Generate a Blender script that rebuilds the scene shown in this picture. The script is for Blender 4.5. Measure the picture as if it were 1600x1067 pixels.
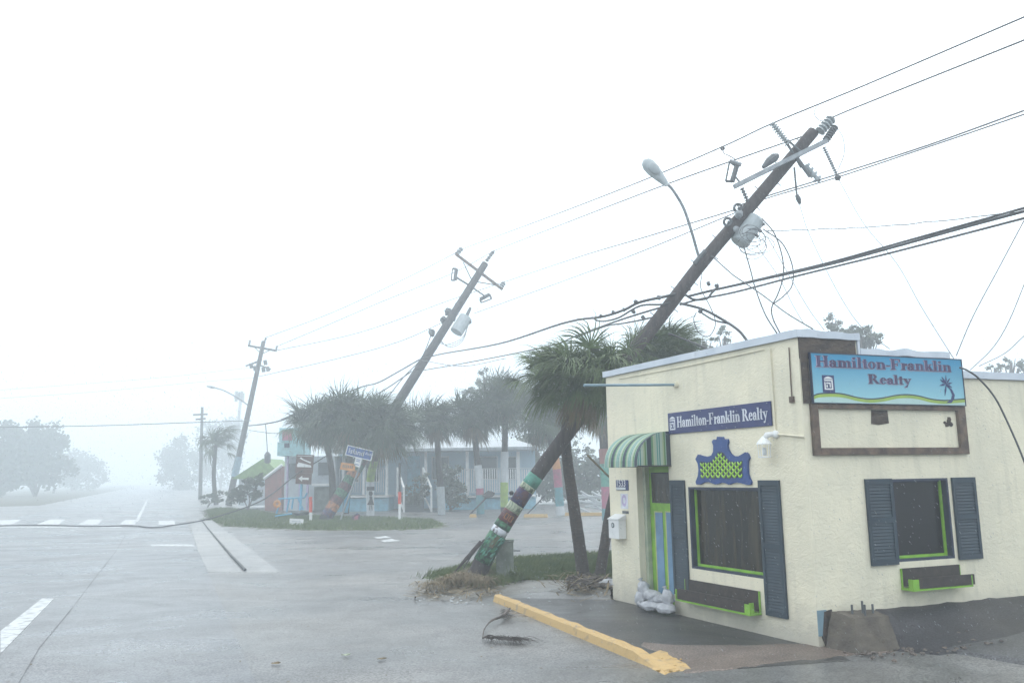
import bpy, math, random
from mathutils import Vector, Matrix, noise
V = Vector
R = math.radians
rnd = random.Random(7)
for o in list(bpy.data.objects): bpy.data.objects.remove(o, do_unlink=True)
sc = bpy.context.scene
col = sc.collection

# ---------------------------------------------------------------- camera
FPX, PITCH, ROLL, CH = 1304.12, 0.158303, -0.0162114, 2.1
fwd = V((0, math.cos(PITCH), math.sin(PITCH)))
up0 = V((0, -math.sin(PITCH), math.cos(PITCH)))
cr_, sr_ = math.cos(ROLL), math.sin(ROLL)
cright = V((1, 0, 0)) * cr_ + up0 * sr_
cup = V((-1, 0, 0)) * sr_ + up0 * cr_
CAM = V((0, 0, CH))
cd = bpy.data.cameras.new('camera')
cam = bpy.data.objects.new('camera', cd)
col.objects.link(cam)
cd.sensor_width = 36
cd.lens = 36 * FPX / 1600
cd.clip_end = 3000
m3 = Matrix((cright, cup, -fwd)).transposed()
cam.matrix_world = Matrix.Translation(CAM) @ m3.to_4x4()
sc.camera = cam

# ---------------------------------------------------------------- world: overcast daylight
w = bpy.data.worlds.new('World'); sc.world = w; w.use_nodes = True
nt = w.node_tree; N = nt.nodes; Lk = nt.links
bg = N['Background']
sky = N.new('ShaderNodeTexSky'); sky.sky_type = 'NISHITA'; sky.sun_disc = False
sky.sun_elevation = R(58); sky.sun_rotation = R(20); sky.dust_density = 4.0; sky.air_density = 1.0
tc = N.new('ShaderNodeTexCoord'); sp = N.new('ShaderNodeSeparateXYZ')
Lk.new(tc.outputs['Generated'], sp.inputs[0])
rp = N.new('ShaderNodeValToRGB')
rp.color_ramp.elements[0].position = 0.0; rp.color_ramp.elements[0].color = (0.56, 0.70, 0.80, 1)
rp.color_ramp.elements[1].position = 0.5; rp.color_ramp.elements[1].color = (0.93, 0.98, 1.0, 1)
Lk.new(sp.outputs['Z'], rp.inputs['Fac'])
cl = N.new('ShaderNodeTexNoise'); cl.inputs['Scale'].default_value = 2.2; cl.inputs['Detail'].default_value = 3
Lk.new(tc.outputs['Generated'], cl.inputs['Vector'])
mr = N.new('ShaderNodeMapRange'); mr.inputs['To Min'].default_value = 17.0; mr.inputs['To Max'].default_value = 25.0
Lk.new(cl.outputs['Fac'], mr.inputs['Value'])
vm = N.new('ShaderNodeVectorMath'); vm.operation = 'SCALE'
Lk.new(rp.outputs['Color'], vm.inputs[0]); Lk.new(mr.outputs['Result'], vm.inputs['Scale'])
mx = N.new('ShaderNodeMixRGB'); mx.inputs['Fac'].default_value = 0.88
Lk.new(sky.outputs['Color'], mx.inputs['Color1']); Lk.new(vm.outputs['Vector'], mx.inputs['Color2'])
Lk.new(mx.outputs['Color'], bg.inputs['Color'])
bg.inputs['Strength'].default_value = 0.1

sd = bpy.data.lights.new('sun', 'SUN'); sd.energy = 0.7; sd.angle = R(25); sd.color = (1, 0.97, 0.93)
sun = bpy.data.objects.new('sun', sd); col.objects.link(sun)
sun.rotation_euler = (R(32), 0, R(-20 + 180))
sc.view_settings.view_transform = 'Standard'; sc.view_settings.look = 'None'
sc.view_settings.gamma = 1; sc.view_settings.exposure = 0.18
sc.cycles.volume_bounces = 2
sc.cycles.max_bounces = 6

# ---------------------------------------------------------------- pixel -> place helpers
def ray(x, y): return fwd * FPX + cright * (x - 800) + cup * (533.5 - y)
def gp(x, y, z=0.0):
    r = ray(x, y); t = (z - CH) / r.z
    return CAM + r * t
def at(x, y, Y):
    r = ray(x, y)
    return CAM + r * (Y / r.y)
class Wall:
    def __init__(s, o, u, n): s.o, s.u, s.n = V(o), V(u), V(n)
    def pt(s, u, w, n=0.0): return s.o + s.u * u + s.n * n + V((0, 0, w))
    def uw(s, x, y, off=0.0):
        r = ray(x, y); t = ((s.o + s.n * off - CAM).dot(s.n)) / r.dot(s.n); q = CAM + r * t
        return (q - s.o).dot(s.u), q.z
C0 = gp(1280, 1010)
WA = Wall(C0, (-0.4299, 0.90288, 0), (-0.90288, -0.4299, 0))
WB = Wall(C0, (0.93118, 0.36456, 0), (0.36456, -0.93118, 0))
DR = V((-0.379, 0.9254, 0)); NR = V((0.9254, 0.379, 0))   # road direction and its right

# ---------------------------------------------------------------- materials
M = {}
def mat(name, c, rough=0.7, c2=None, scale=4.0, bump=0.0, bscale=40.0, metal=0.0, detail=4, stretch=None, spec=0.5, lo=0.35, hi=0.65, coord='Object', rough2=None):
    m = bpy.data.materials.new(name); m.use_nodes = True
    t = m.node_tree; n = t.nodes; l = t.links; b = n['Principled BSDF']
    b.inputs['Base Color'].default_value = (*c, 1); b.inputs['Roughness'].default_value = rough
    b.inputs['Metallic'].default_value = metal; b.inputs['Specular IOR Level'].default_value = spec
    tcn = n.new('ShaderNodeTexCoord'); src = tcn.outputs[coord]
    if stretch:
        mp = n.new('ShaderNodeMapping'); mp.inputs['Scale'].default_value = stretch
        l.new(src, mp.inputs['Vector']); src = mp.outputs['Vector']
    if c2 is None: c2 = tuple(x * 0.72 for x in c)
    nz = n.new('ShaderNodeTexNoise'); nz.inputs['Scale'].default_value = scale; nz.inputs['Detail'].default_value = detail
    l.new(src, nz.inputs['Vector'])
    r = n.new('ShaderNodeValToRGB'); e = r.color_ramp.elements
    e[0].position = lo; e[0].color = (*c2, 1); e[1].position = hi; e[1].color = (*c, 1)
    l.new(nz.outputs['Fac'], r.inputs['Fac']); l.new(r.outputs['Color'], b.inputs['Base Color'])
    if rough2 is not None:
        q = n.new('ShaderNodeMapRange'); q.inputs['From Min'].default_value = 0.35; q.inputs['From Max'].default_value = 0.65
        q.inputs['To Min'].default_value = rough2; q.inputs['To Max'].default_value = rough
        l.new(nz.outputs['Fac'], q.inputs['Value']); l.new(q.outputs['Result'], b.inputs['Roughness'])
    if bump > 0:
        nb = n.new('ShaderNodeTexNoise'); nb.inputs['Scale'].default_value = bscale; nb.inputs['Detail'].default_value = 5
        l.new(src, nb.inputs['Vector'])
        bp = n.new('ShaderNodeBump'); bp.inputs['Strength'].default_value = bump; bp.inputs['Distance'].default_value = 0.02
        l.new(nb.outputs['Fac'], bp.inputs['Height']); l.new(bp.outputs['Normal'], b.inputs['Normal'])
    M[name] = m
    return m

def leafmat(name, c, c2, scale=3.0, trans=0.15):
    m = mat(name, c, 0.55, c2, scale, lo=0.3, hi=0.7, spec=0.35)
    b = m.node_tree.nodes['Principled BSDF']
    b.inputs['Subsurface Weight'].default_value = 0.0
    return m

# stucco: cream paint, trowelled, with grime low down and streaks below the cap
def stucco(name, c, c2, dirt):
    m = mat(name, c, 0.85, c2, 1.6, detail=6, spec=0.3)
    t = m.node_tree; n = t.nodes; l = t.links; b = n['Principled BSDF']
    tcn = [x for x in n if x.type == 'TEX_COORD'][0]
    base = b.inputs['Base Color'].links[0].from_socket
    mp = n.new('ShaderNodeMapping'); mp.inputs['Scale'].default_value = (6, 6, 0.55); l.new(tcn.outputs['Object'], mp.inputs['Vector'])
    sn = n.new('ShaderNodeTexNoise'); sn.inputs['Scale'].default_value = 1.4; sn.inputs['Detail'].default_value = 6; l.new(mp.outputs['Vector'], sn.inputs['Vector'])
    sr = n.new('ShaderNodeValToRGB'); sr.color_ramp.elements[0].position = 0.52; sr.color_ramp.elements[1].position = 0.78
    sr.color_ramp.elements[1].color = (0.55, 0.55, 0.55, 1)
    l.new(sn.outputs['Fac'], sr.inputs['Fac'])
    sx = n.new('ShaderNodeSeparateXYZ'); l.new(tcn.outputs['Object'], sx.inputs[0])
    ln = n.new('ShaderNodeTexNoise'); ln.inputs['Scale'].default_value = 5; ln.inputs['Detail'].default_value = 5; l.new(tcn.outputs['Object'], ln.inputs['Vector'])
    ma = n.new('ShaderNodeMath'); ma.operation = 'MULTIPLY_ADD'; ma.inputs[1].default_value = -0.5; l.new(ln.outputs['Fac'], ma.inputs[0]); l.new(sx.outputs['Z'], ma.inputs[2])
    mrn = n.new('ShaderNodeMapRange'); mrn.inputs['From Min'].default_value = -0.22; mrn.inputs['From Max'].default_value = 0.28; mrn.inputs['To Min'].default_value = 0.75; mrn.inputs['To Max'].default_value = 0.0
    l.new(ma.outputs[0], mrn.inputs['Value'])
    mxa = n.new('ShaderNodeMixRGB'); mxa.inputs['Color2'].default_value = (*[x * 0.8 for x in c2], 1)
    l.new(sr.outputs['Color'], mxa.inputs['Fac']); l.new(base, mxa.inputs['Color1'])
    mxb = n.new('ShaderNodeMixRGB'); mxb.inputs['Color2'].default_value = (*dirt, 1)
    l.new(mrn.outputs['Result'], mxb.inputs['Fac']); l.new(mxa.outputs['Color'], mxb.inputs['Color1'])
    l.new(mxb.outputs['Color'], b.inputs['Base Color'])
    n1 = n.new('ShaderNodeTexNoise'); n1.inputs['Scale'].default_value = 9; n1.inputs['Detail'].default_value = 8; n1.inputs['Roughness'].default_value = 0.65; n1.inputs['Distortion'].default_value = 0.8
    mp2 = n.new('ShaderNodeMapping'); mp2.inputs['Scale'].default_value = (1.3, 1.3, 1.9); l.new(tcn.outputs['Object'], mp2.inputs['Vector']); l.new(mp2.outputs['Vector'], n1.inputs['Vector'])
    bp = n.new('ShaderNodeBump'); bp.inputs['Strength'].default_value = 0.55; bp.inputs['Distance'].default_value = 0.03
    l.new(n1.outputs['Fac'], bp.inputs['Height']); l.new(bp.outputs['Normal'], b.inputs['Normal'])
stucco('cream', (0.77, 0.715, 0.56), (0.68, 0.64, 0.51), (0.40, 0.38, 0.33))

def asphalt(name, c, c2, r1, r2, tint=None):
    m = mat(name, c, r1, c2, 0.22, detail=7, spec=0.5, lo=0.38, hi=0.62, rough2=r2)
    t = m.node_tree; n = t.nodes; l = t.links; b = n['Principled BSDF']
    tcn = [x for x in n if x.type == 'TEX_COORD'][0]
    base = b.inputs['Base Color'].links[0].from_socket
    f = n.new('ShaderNodeTexNoise'); f.inputs['Scale'].default_value = 45; f.inputs['Detail'].default_value = 3; l.new(tcn.outputs['Object'], f.inputs['Vector'])
    f2 = n.new('ShaderNodeTexNoise'); f2.inputs['Scale'].default_value = 1.3; f2.inputs['Detail'].default_value = 8; f2.inputs['Roughness'].default_value = 0.7; l.new(tcn.outputs['Object'], f2.inputs['Vector'])
    r0 = n.new('ShaderNodeMapRange'); r0.inputs['From Min'].default_value = 0.3; r0.inputs['From Max'].default_value = 0.7; r0.inputs['To Min'].default_value = 0.35; r0.inputs['To Max'].default_value = 1.65; l.new(f.outputs['Fac'], r0.inputs['Value'])
    r3 = n.new('ShaderNodeMapRange'); r3.inputs['From Min'].default_value = 0.3; r3.inputs['From Max'].default_value = 0.7; r3.inputs['To Min'].default_value = 0.72; r3.inputs['To Max'].default_value = 1.25; l.new(f2.outputs['Fac'], r3.inputs['Value'])
    mm = n.new('ShaderNodeMath'); mm.operation = 'MULTIPLY'; l.new(r0.outputs[0], mm.inputs[0]); l.new(r3.outputs[0], mm.inputs[1])
    vs = n.new('ShaderNodeVectorMath'); vs.operation = 'SCALE'; l.new(base, vs.inputs[0]); l.new(mm.outputs[0], vs.inputs['Scale'])
    l.new(vs.outputs['Vector'], b.inputs['Base Color'])
    mpw = n.new('ShaderNodeMapping'); mpw.inputs['Rotation'].default_value = (0, 0, 0.5); mpw.inputs['Scale'].default_value = (0.42, 0.8, 1); l.new(tcn.outputs['Object'], mpw.inputs['Vector'])
    wn = n.new('ShaderNodeTexNoise'); wn.inputs['Scale'].default_value = 0.9; wn.inputs['Detail'].default_value = 7; wn.inputs['Roughness'].default_value = 0.62; wn.inputs['Distortion'].default_value = 0.6; l.new(mpw.outputs['Vector'], wn.inputs['Vector'])
    wr = n.new('ShaderNodeMapRange'); wr.inputs['From Min'].default_value = 0.34; wr.inputs['From Max'].default_value = 0.70; wr.inputs['To Min'].default_value = r1 - .04; wr.inputs['To Max'].default_value = max(.18, r2 - .08); l.new(wn.outputs['Fac'], wr.inputs['Value']); l.new(wr.outputs[0], b.inputs['Roughness'])
    wd_ = n.new('ShaderNodeMapRange'); wd_.inputs['From Min'].default_value = 0.40; wd_.inputs['From Max'].default_value = 0.62; wd_.inputs['To Min'].default_value = 1.08; wd_.inputs['To Max'].default_value = 0.86; l.new(wn.outputs['Fac'], wd_.inputs['Value'])
    m9 = n.new('ShaderNodeMath'); m9.operation = 'MULTIPLY'; l.new(mm.outputs[0], m9.inputs[0]); l.new(wd_.outputs[0], m9.inputs[1]); l.new(m9.outputs[0], vs.inputs['Scale'])
    bp = n.new('ShaderNodeBump'); bp.inputs['Strength'].default_value = 0.35; bp.inputs['Distance'].default_value = 0.01
    l.new(f.outputs['Fac'], bp.inputs['Height']); l.new(bp.outputs['Normal'], b.inputs['Normal'])
asphalt('asphalt', (0.14, 0.142, 0.148), (0.105, 0.11, 0.12), 0.5, 0.26)
asphalt('asphalt_old', (0.16, 0.156, 0.152), (0.115, 0.118, 0.122), 0.55, 0.28)
asphalt('asphalt_lot', (0.075, 0.075, 0.08), (0.052, 0.055, 0.06), 0.6, 0.4)
asphalt('asphalt_dark', (0.030, 0.028, 0.034), (0.018, 0.018, 0.022), 0.6, 0.42)
asphalt('sand', (0.17, 0.125, 0.10), (0.12, 0.10, 0.09), 0.7, 0.5)
asphalt('pavement', (0.058, 0.055, 0.054), (0.04, 0.04, 0.042), 0.6, 0.35)
asphalt('concrete', (0.26, 0.26, 0.255), (0.20, 0.205, 0.21), 0.6, 0.35)
asphalt('wet_dirt', (0.15, 0.14, 0.125), (0.12, 0.12, 0.115), 0.6, 0.35)
mat('soil', (0.09, 0.085, 0.06), 0.9, (0.05, 0.055, 0.035), 2, 0.4, 30)
mat('turf', (0.06, 0.085, 0.03), 0.9, (0.07, 0.06, 0.04), 2.5, 0.5, 25)
leafmat('blade', (0.12, 0.155, 0.045), (0.045, 0.085, 0.022), 1.6)
mat('roadpaint', (0.46, 0.48, 0.49), 0.5, (0.24, 0.25, 0.26), 7, detail=9, lo=0.36, hi=0.52)
mat('yellow_paint', (0.46, 0.31, 0.13), 0.65, (0.27, 0.20, 0.12), 7, 0.5, 25, detail=10, lo=0.30, hi=0.46)
mat('white_metal', (0.58, 0.62, 0.68), 0.45, (0.48, 0.53, 0.60), 2.5, metal=0.0)
mat('roof_felt', (0.35, 0.36, 0.37), 0.8)
mat('brown_wood', (0.085, 0.06, 0.045), 0.8, (0.035, 0.028, 0.025), 6, 0.6, 18, stretch=(1, 1, 2.5))
mat('brown_board', (0.16, 0.11, 0.08), 0.8, (0.07, 0.05, 0.04), 7, 0.5, 18)
mat('planter_wood', (0.045, 0.032, 0.027), 0.75, (0.025, 0.018, 0.016), 9, 0.4, 20)
mat('navy', (0.022, 0.042, 0.062), 0.6, (0.015, 0.030, 0.046), 3)
mat('navy_frame', (0.02, 0.032, 0.07), 0.5)
mat('lime', (0.22, 0.47, 0.03), 0.5, (0.15, 0.33, 0.03), 5)
mat('lime_lattice', (0.36, 0.62, 0.07), 0.5, (0.26, 0.48, 0.05), 10)
mat('royal', (0.020, 0.065, 0.24), 0.45, (0.015, 0.05, 0.18), 6, 0.2, 20)
mat('sign_navy', (0.016, 0.028, 0.13), 0.4, (0.012, 0.02, 0.10), 4)
mat('glass_brown', (0.040, 0.031, 0.016), 0.2, (0.008, 0.0075, 0.006), 9, spec=0.35, stretch=(1, 1, 0.12), detail=7, lo=.40, hi=.66)
mat('glass_dark', (0.012, 0.010, 0.014), 0.2, (0.004, 0.004, 0.006), 7, spec=0.35, stretch=(1, 1, .3), detail=7)
mat('door_blue', (0.15, 0.28, 0.44), 0.6)
mat('door_trim', (0.45, 0.50, 0.20), 0.6)
mat('reveal', (0.42, 0.45, 0.33), 0.8, (0.28, 0.33, 0.26), 5, 0.3, 20)
mat('white', (0.72, 0.73, 0.73), 0.45, (0.62, 0.63, 0.64), 3)
mat('offwhite', (0.55, 0.58, 0.60), 0.6, (0.46, 0.49, 0.52), 3)
mat('lettering_pale', (0.66, 0.68, 0.74), 0.5)
mat('letter_purple', (0.055, 0.03, 0.11), 0.5)
mat('letter_mauve', (0.42, 0.36, 0.50), 0.5)
mat('lavender', (0.50, 0.42, 0.62), 0.7)
mat('dark', (0.03, 0.03, 0.033), 0.6)
mat('wire', (0.06, 0.063, 0.07), 0.6)
mat('wire_light', (0.14, 0.145, 0.155), 0.5)
mat('steel', (0.30, 0.32, 0.34), 0.45, (0.2, 0.22, 0.24), 8, metal=0.3)
mat('can_grey', (0.42, 0.46, 0.48), 0.45, (0.33, 0.37, 0.39), 5)
mat('porcelain', (0.36, 0.40, 0.42), 0.3)
mat('hardware', (0.10, 0.11, 0.12), 0.5)
mat('pole_wood', (0.062, 0.050, 0.050), 0.8, (0.03, 0.025, 0.027), 5, 0.7, 14, stretch=(3, 3, 0.5))
mat('grey_wood', (0.07, 0.066, 0.068), 0.85, (0.04, 0.038, 0.04), 4, 0.3, 12)
mat('bark', (0.12, 0.10, 0.09), 0.9, (0.06, 0.052, 0.05), 7, 0.8, 12)
mat('palm_bark', (0.055, 0.044, 0.040), 0.9, (0.028, 0.023, 0.022), 9, 0.8, 14, stretch=(1, 1, 4))
leafmat('palm_near', (0.13, 0.185, 0.065), (0.04, 0.07, 0.03), 2.2)
leafmat('palm_far', (0.065, 0.095, 0.04), (0.02, 0.04, 0.018), 0.8)
leafmat('palm_dead', (0.16, 0.12, 0.06), (0.09, 0.065, 0.035), 2)
leafmat('leaves', (0.055, 0.075, 0.035), (0.018, 0.032, 0.016), 0.6)
mat('straw', (0.21, 0.165, 0.10), 0.9, (0.11, 0.085, 0.05), 6)
mat('sandbag', (0.46, 0.47, 0.50), 0.7, (0.32, 0.33, 0.36), 9, 0.8, 22)
mat('pedestal_green', (0.24, 0.27, 0.24), 0.6, (0.10, 0.12, 0.10), 3)
mat('block', (0.115, 0.098, 0.078), 0.9, (0.07, 0.06, 0.05), 5, 0.5, 40, detail=8)
mat('rubble', (0.16, 0.13, 0.11), .9, (.07, .06, .055), 9)
mat('pvc_blue', (0.20, 0.31, 0.38), 0.5)
mat('teal', (0.09, 0.29, 0.23), 0.6, (0.05, 0.14, 0.12), 6, detail=8, lo=.3, hi=.5)
mat('art_cream', (0.36, 0.40, 0.30), 0.7, (0.10, 0.12, 0.09), 9, detail=8, lo=.38, hi=.5)
mat('art_navy', (0.03, 0.037, 0.11), 0.6, (0.07, 0.025, 0.035), 7, lo=0.44, hi=0.54)
mat('art_maroon', (0.11, 0.025, 0.03), 0.6, (0.035, 0.015, 0.02), 9, detail=7, lo=.42, hi=.56)
mat('art_green', (0.04, 0.17, 0.085), 0.6, (0.012, 0.045, 0.03), 13, lo=0.45, hi=0.55)
mat('art_silver', (0.55, 0.58, 0.64), 0.4, (0.08, 0.06, 0.06), 9, lo=0.42, hi=0.5)
mat('art_orange', (0.42, 0.17, 0.03), 0.6)
mat('house_blue', (0.36, 0.50, 0.60), 0.8, (0.31, 0.44, 0.53), 1)
mat('skirt_blue', (0.22, 0.48, 0.62), 0.8)
mat('shop_wall', (0.50, 0.56, 0.60), 0.8, (0.42, 0.46, 0.50), 2)
mat('cyan', (0.32, 0.56, 0.60), 0.6)
mat('far_roof', (0.42, 0.46, 0.50), 0.6)
mat('green_roof', (0.19, 0.31, 0.12), 0.7)
mat('brick_red', (0.30, 0.13, 0.12), 0.85, (.22, .11, .1), 3)
mat('red', (0.60, 0.06, 0.035), 0.5)
mat('orange', (0.60, 0.26, 0.06), 0.5)
mat('art_orange2', (0.36, 0.14, 0.05), 0.6, (0.10, 0.05, 0.04), 5, detail=7, lo=.4, hi=.55)
mat('pink', (0.40, 0.10, 0.18), 0.6, (0.25, 0.12, .15), 4)
mat('chartreuse', (0.32, 0.46, 0.07), 0.6, (.22, .33, .08), 4)
mat('paint_teal', (0.08, 0.27, 0.32), 0.6, (.10, .2, .22), 4)
mat('street_blue', (0.025, 0.09, 0.36), 0.4)
mat('sign_brown', (0.10, 0.035, 0.02), 0.4)
mat('rack_blue', (0.09, 0.36, 0.56), 0.4)
mat('far_window', (0.06, 0.075, 0.09), 0.2)
mat('stair_dark', (0.07, 0.08, 0.09), 0.8)

# ---------------------------------------------------------------- mesh builder
class MB:
    def __init__(s): s.v, s.f = [], []
    def poly(s, pts):
        b = len(s.v); s.v += [V(p) for p in pts]; s.f.append(list(range(b, b + len(pts))))
    def hexa(s, p):   # 8 points: bottom 4, top 4
        b = len(s.v); s.v += [V(q) for q in p]
        for f in ((3, 2, 1, 0), (4, 5, 6, 7), (0, 1, 5, 4), (1, 2, 6, 5), (2, 3, 7, 6), (3, 0, 4, 7)): s.f.append([b + i for i in f])
    def box(s, x0, y0, z0, x1, y1, z1):
        s.hexa([(x0, y0, z0), (x1, y0, z0), (x1, y1, z0), (x0, y1, z0), (x0, y0, z1), (x1, y0, z1), (x1, y1, z1), (x0, y1, z1)])
    def wbox(s, W, u0, u1, w0, w1, n0, n1):
        s.hexa([W.pt(u0, w0, n0), W.pt(u1, w0, n0), W.pt(u1, w0, n1), W.pt(u0, w0, n1), W.pt(u0, w1, n0), W.pt(u1, w1, n0), W.pt(u1, w1, n1), W.pt(u0, w1, n1)])
    def prism(s, a, bb):   # two parallel loops
        b = len(s.v); n = len(a); s.v += [V(q) for q in a] + [V(q) for q in bb]
        s.f.append(list(range(b, b + n))); s.f.append(list(range(b + 2 * n - 1, b + n - 1, -1)))
        for i in range(n): j = (i + 1) % n; s.f.append([b + i, b + j, b + n + j, b + n + i])
    def tube(s, pts, rad, n=8, cap=True):
        pts = [V(p) for p in pts]; m = len(pts)
        if not hasattr(rad, '__len__'): rad = [rad] * m
        b = len(s.v); ref = None
        for i, p in enumerate(pts):
            d = (pts[min(i + 1, m - 1)] - pts[max(i - 1, 0)])
            if d.length < 1e-9: d = V((0, 0, 1))
            d.normalize()
            if ref is None: ref = d.cross(V((0, 0, 1)));  ref = ref if ref.length > 0.05 else d.cross(V((1, 0, 0)))
            ref = (ref - d * ref.dot(d)); ref = ref.normalized() if ref.length > 1e-6 else d.orthogonal().normalized()
            bn = d.cross(ref)
            for k in range(n):
                a = 2 * math.pi * k / n; s.v.append(p + (ref * math.cos(a) + bn * math.sin(a)) * rad[i])
        for i in range(m - 1):
            for k in range(n):
                k2 = (k + 1) % n; s.f.append([b + i * n + k, b + i * n + k2, b + (i + 1) * n + k2, b + (i + 1) * n + k])
        if cap:
            s.f.append([b + k for k in range(n)][::-1]); s.f.append([b + (m - 1) * n + k for k in range(n)])
    def ball(s, c, r, seg=10, ring=7, ax=None, noise_amp=0.0, seed=0):
        c = V(c); r = V(r) if hasattr(r, '__len__') else V((r, r, r)); b = len(s.v)
        X, Y, Z = ax if ax else (V((1, 0, 0)), V((0, 1, 0)), V((0, 0, 1)))
        for i in range(ring + 1):
            t = math.pi * i / ring
            for k in range(seg):
                a = 2 * math.pi * k / seg; q = V((math.sin(t) * math.cos(a), math.sin(t) * math.sin(a), math.cos(t)))
                f = 1 + (noise_amp * noise.noise(q * 2.2 + V((seed * 7.1, seed, 0))) if noise_amp else 0)
                s.v.append(c + (X * q.x * r.x + Y * q.y * r.y + Z * q.z * r.z) * f)
        for i in range(ring):
            for k in range(seg):
                k2 = (k + 1) % seg; s.f.append([b + i * seg + k, b + i * seg + k2, b + (i + 1) * seg + k2, b + (i + 1) * seg + k])
    def build(s, name, m, parent=None, smooth=False, origin=None, bevel=0):
        o0 = V(origin) if origin is not None else (V(ORG.get(parent.name, (0, 0, 0))) if parent else V((0, 0, 0)))
        me = bpy.data.meshes.new(name); me.from_pydata([tuple(q - o0) for q in s.v], [], s.f); me.materials.append(M[m] if isinstance(m, str) else m)
        if smooth:
            for p in me.polygons: p.use_smooth = True
        ob = bpy.data.objects.new(name, me); col.objects.link(ob)
        if parent: ob.parent = parent
        else: ob.location = o0
        ORG[ob.name] = tuple(o0)
        if bevel:
            md = ob.modifiers.new('bevel', 'BEVEL'); md.width = bevel; md.segments = 2; md.limit_method = 'ANGLE'
        return ob
ORG = {}
def tag(o, label, cat, group=None, kind=None):
    if label: o['label'] = label
    if cat: o['category'] = cat
    if group: o['group'] = group
    if kind: o['kind'] = kind
    return o
def thing(name, loc, label, cat, group=None):
    o = bpy.data.objects.new(name, None); col.objects.link(o); o.location = V(loc); ORG[o.name] = tuple(V(loc))
    return tag(o, label, cat, group)
def struct(o): o['kind'] = 'structure'; return o
def smoothpts(p, k=6):
    p = [V(q) for q in p]
    if len(p) < 3: return p
    out = []
    for i in range(len(p) - 1):
        a = p[i - 1] if i else p[0] * 2 - p[1]; b = p[i]; c = p[i + 1]; d = p[i + 2] if i + 2 < len(p) else p[-1] * 2 - p[-2]
        for j in range(k):
            t = j / k
            out.append(0.5 * ((2 * b) + (c - a) * t + (2 * a - 5 * b + 4 * c - d) * t * t + (3 * b - a - 3 * c + d) * t ** 3))
    out.append(p[-1]); return out
def inpoly(x, y, P):
    r = False; j = len(P) - 1
    for i in range(len(P)):
        if (P[i][1] > y) != (P[j][1] > y) and x < (P[j][0] - P[i][0]) * (y - P[i][1]) / (P[j][1] - P[i][1]) + P[i][0]: r = not r
        j = i
    return r
def sheet(name, pix, z, m, jag=0.0):
    P = [V((gp(x, y).x, gp(x, y).y, 0)) for x, y in pix]; Q = []
    for i in range(len(P)):
        a, c = P[i], P[(i + 1) % len(P)]; k = max(1, int((c - a).length / .12)) if jag else 1; n_ = V((a.y - c.y, c.x - a.x, 0)).normalized()
        for j in range(k):
            p = a.lerp(c, j / k); Q.append(p + n_ * jag * (noise.noise(p * 2.3) + .5 * noise.noise(p * 7)))
    cen = sum(P, V((0, 0, 0))) / len(P); mb = MB(); n = len(Q)
    I = [p + (cen - p).normalized() * min(.05, (cen - p).length * .1) for p in Q]
    mb.poly([V((p.x, p.y, z)) for p in I])
    for i in range(n): j = (i + 1) % n; mb.poly([V((Q[i].x, Q[i].y, -.0135)), V((Q[j].x, Q[j].y, -.0135)), V((I[j].x, I[j].y, z)), V((I[i].x, I[i].y, z))])
    return struct(mb.build(name, m))
def st(s, t, z=0.0): return DR * s + NR * t + V((0, 0, z))

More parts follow.
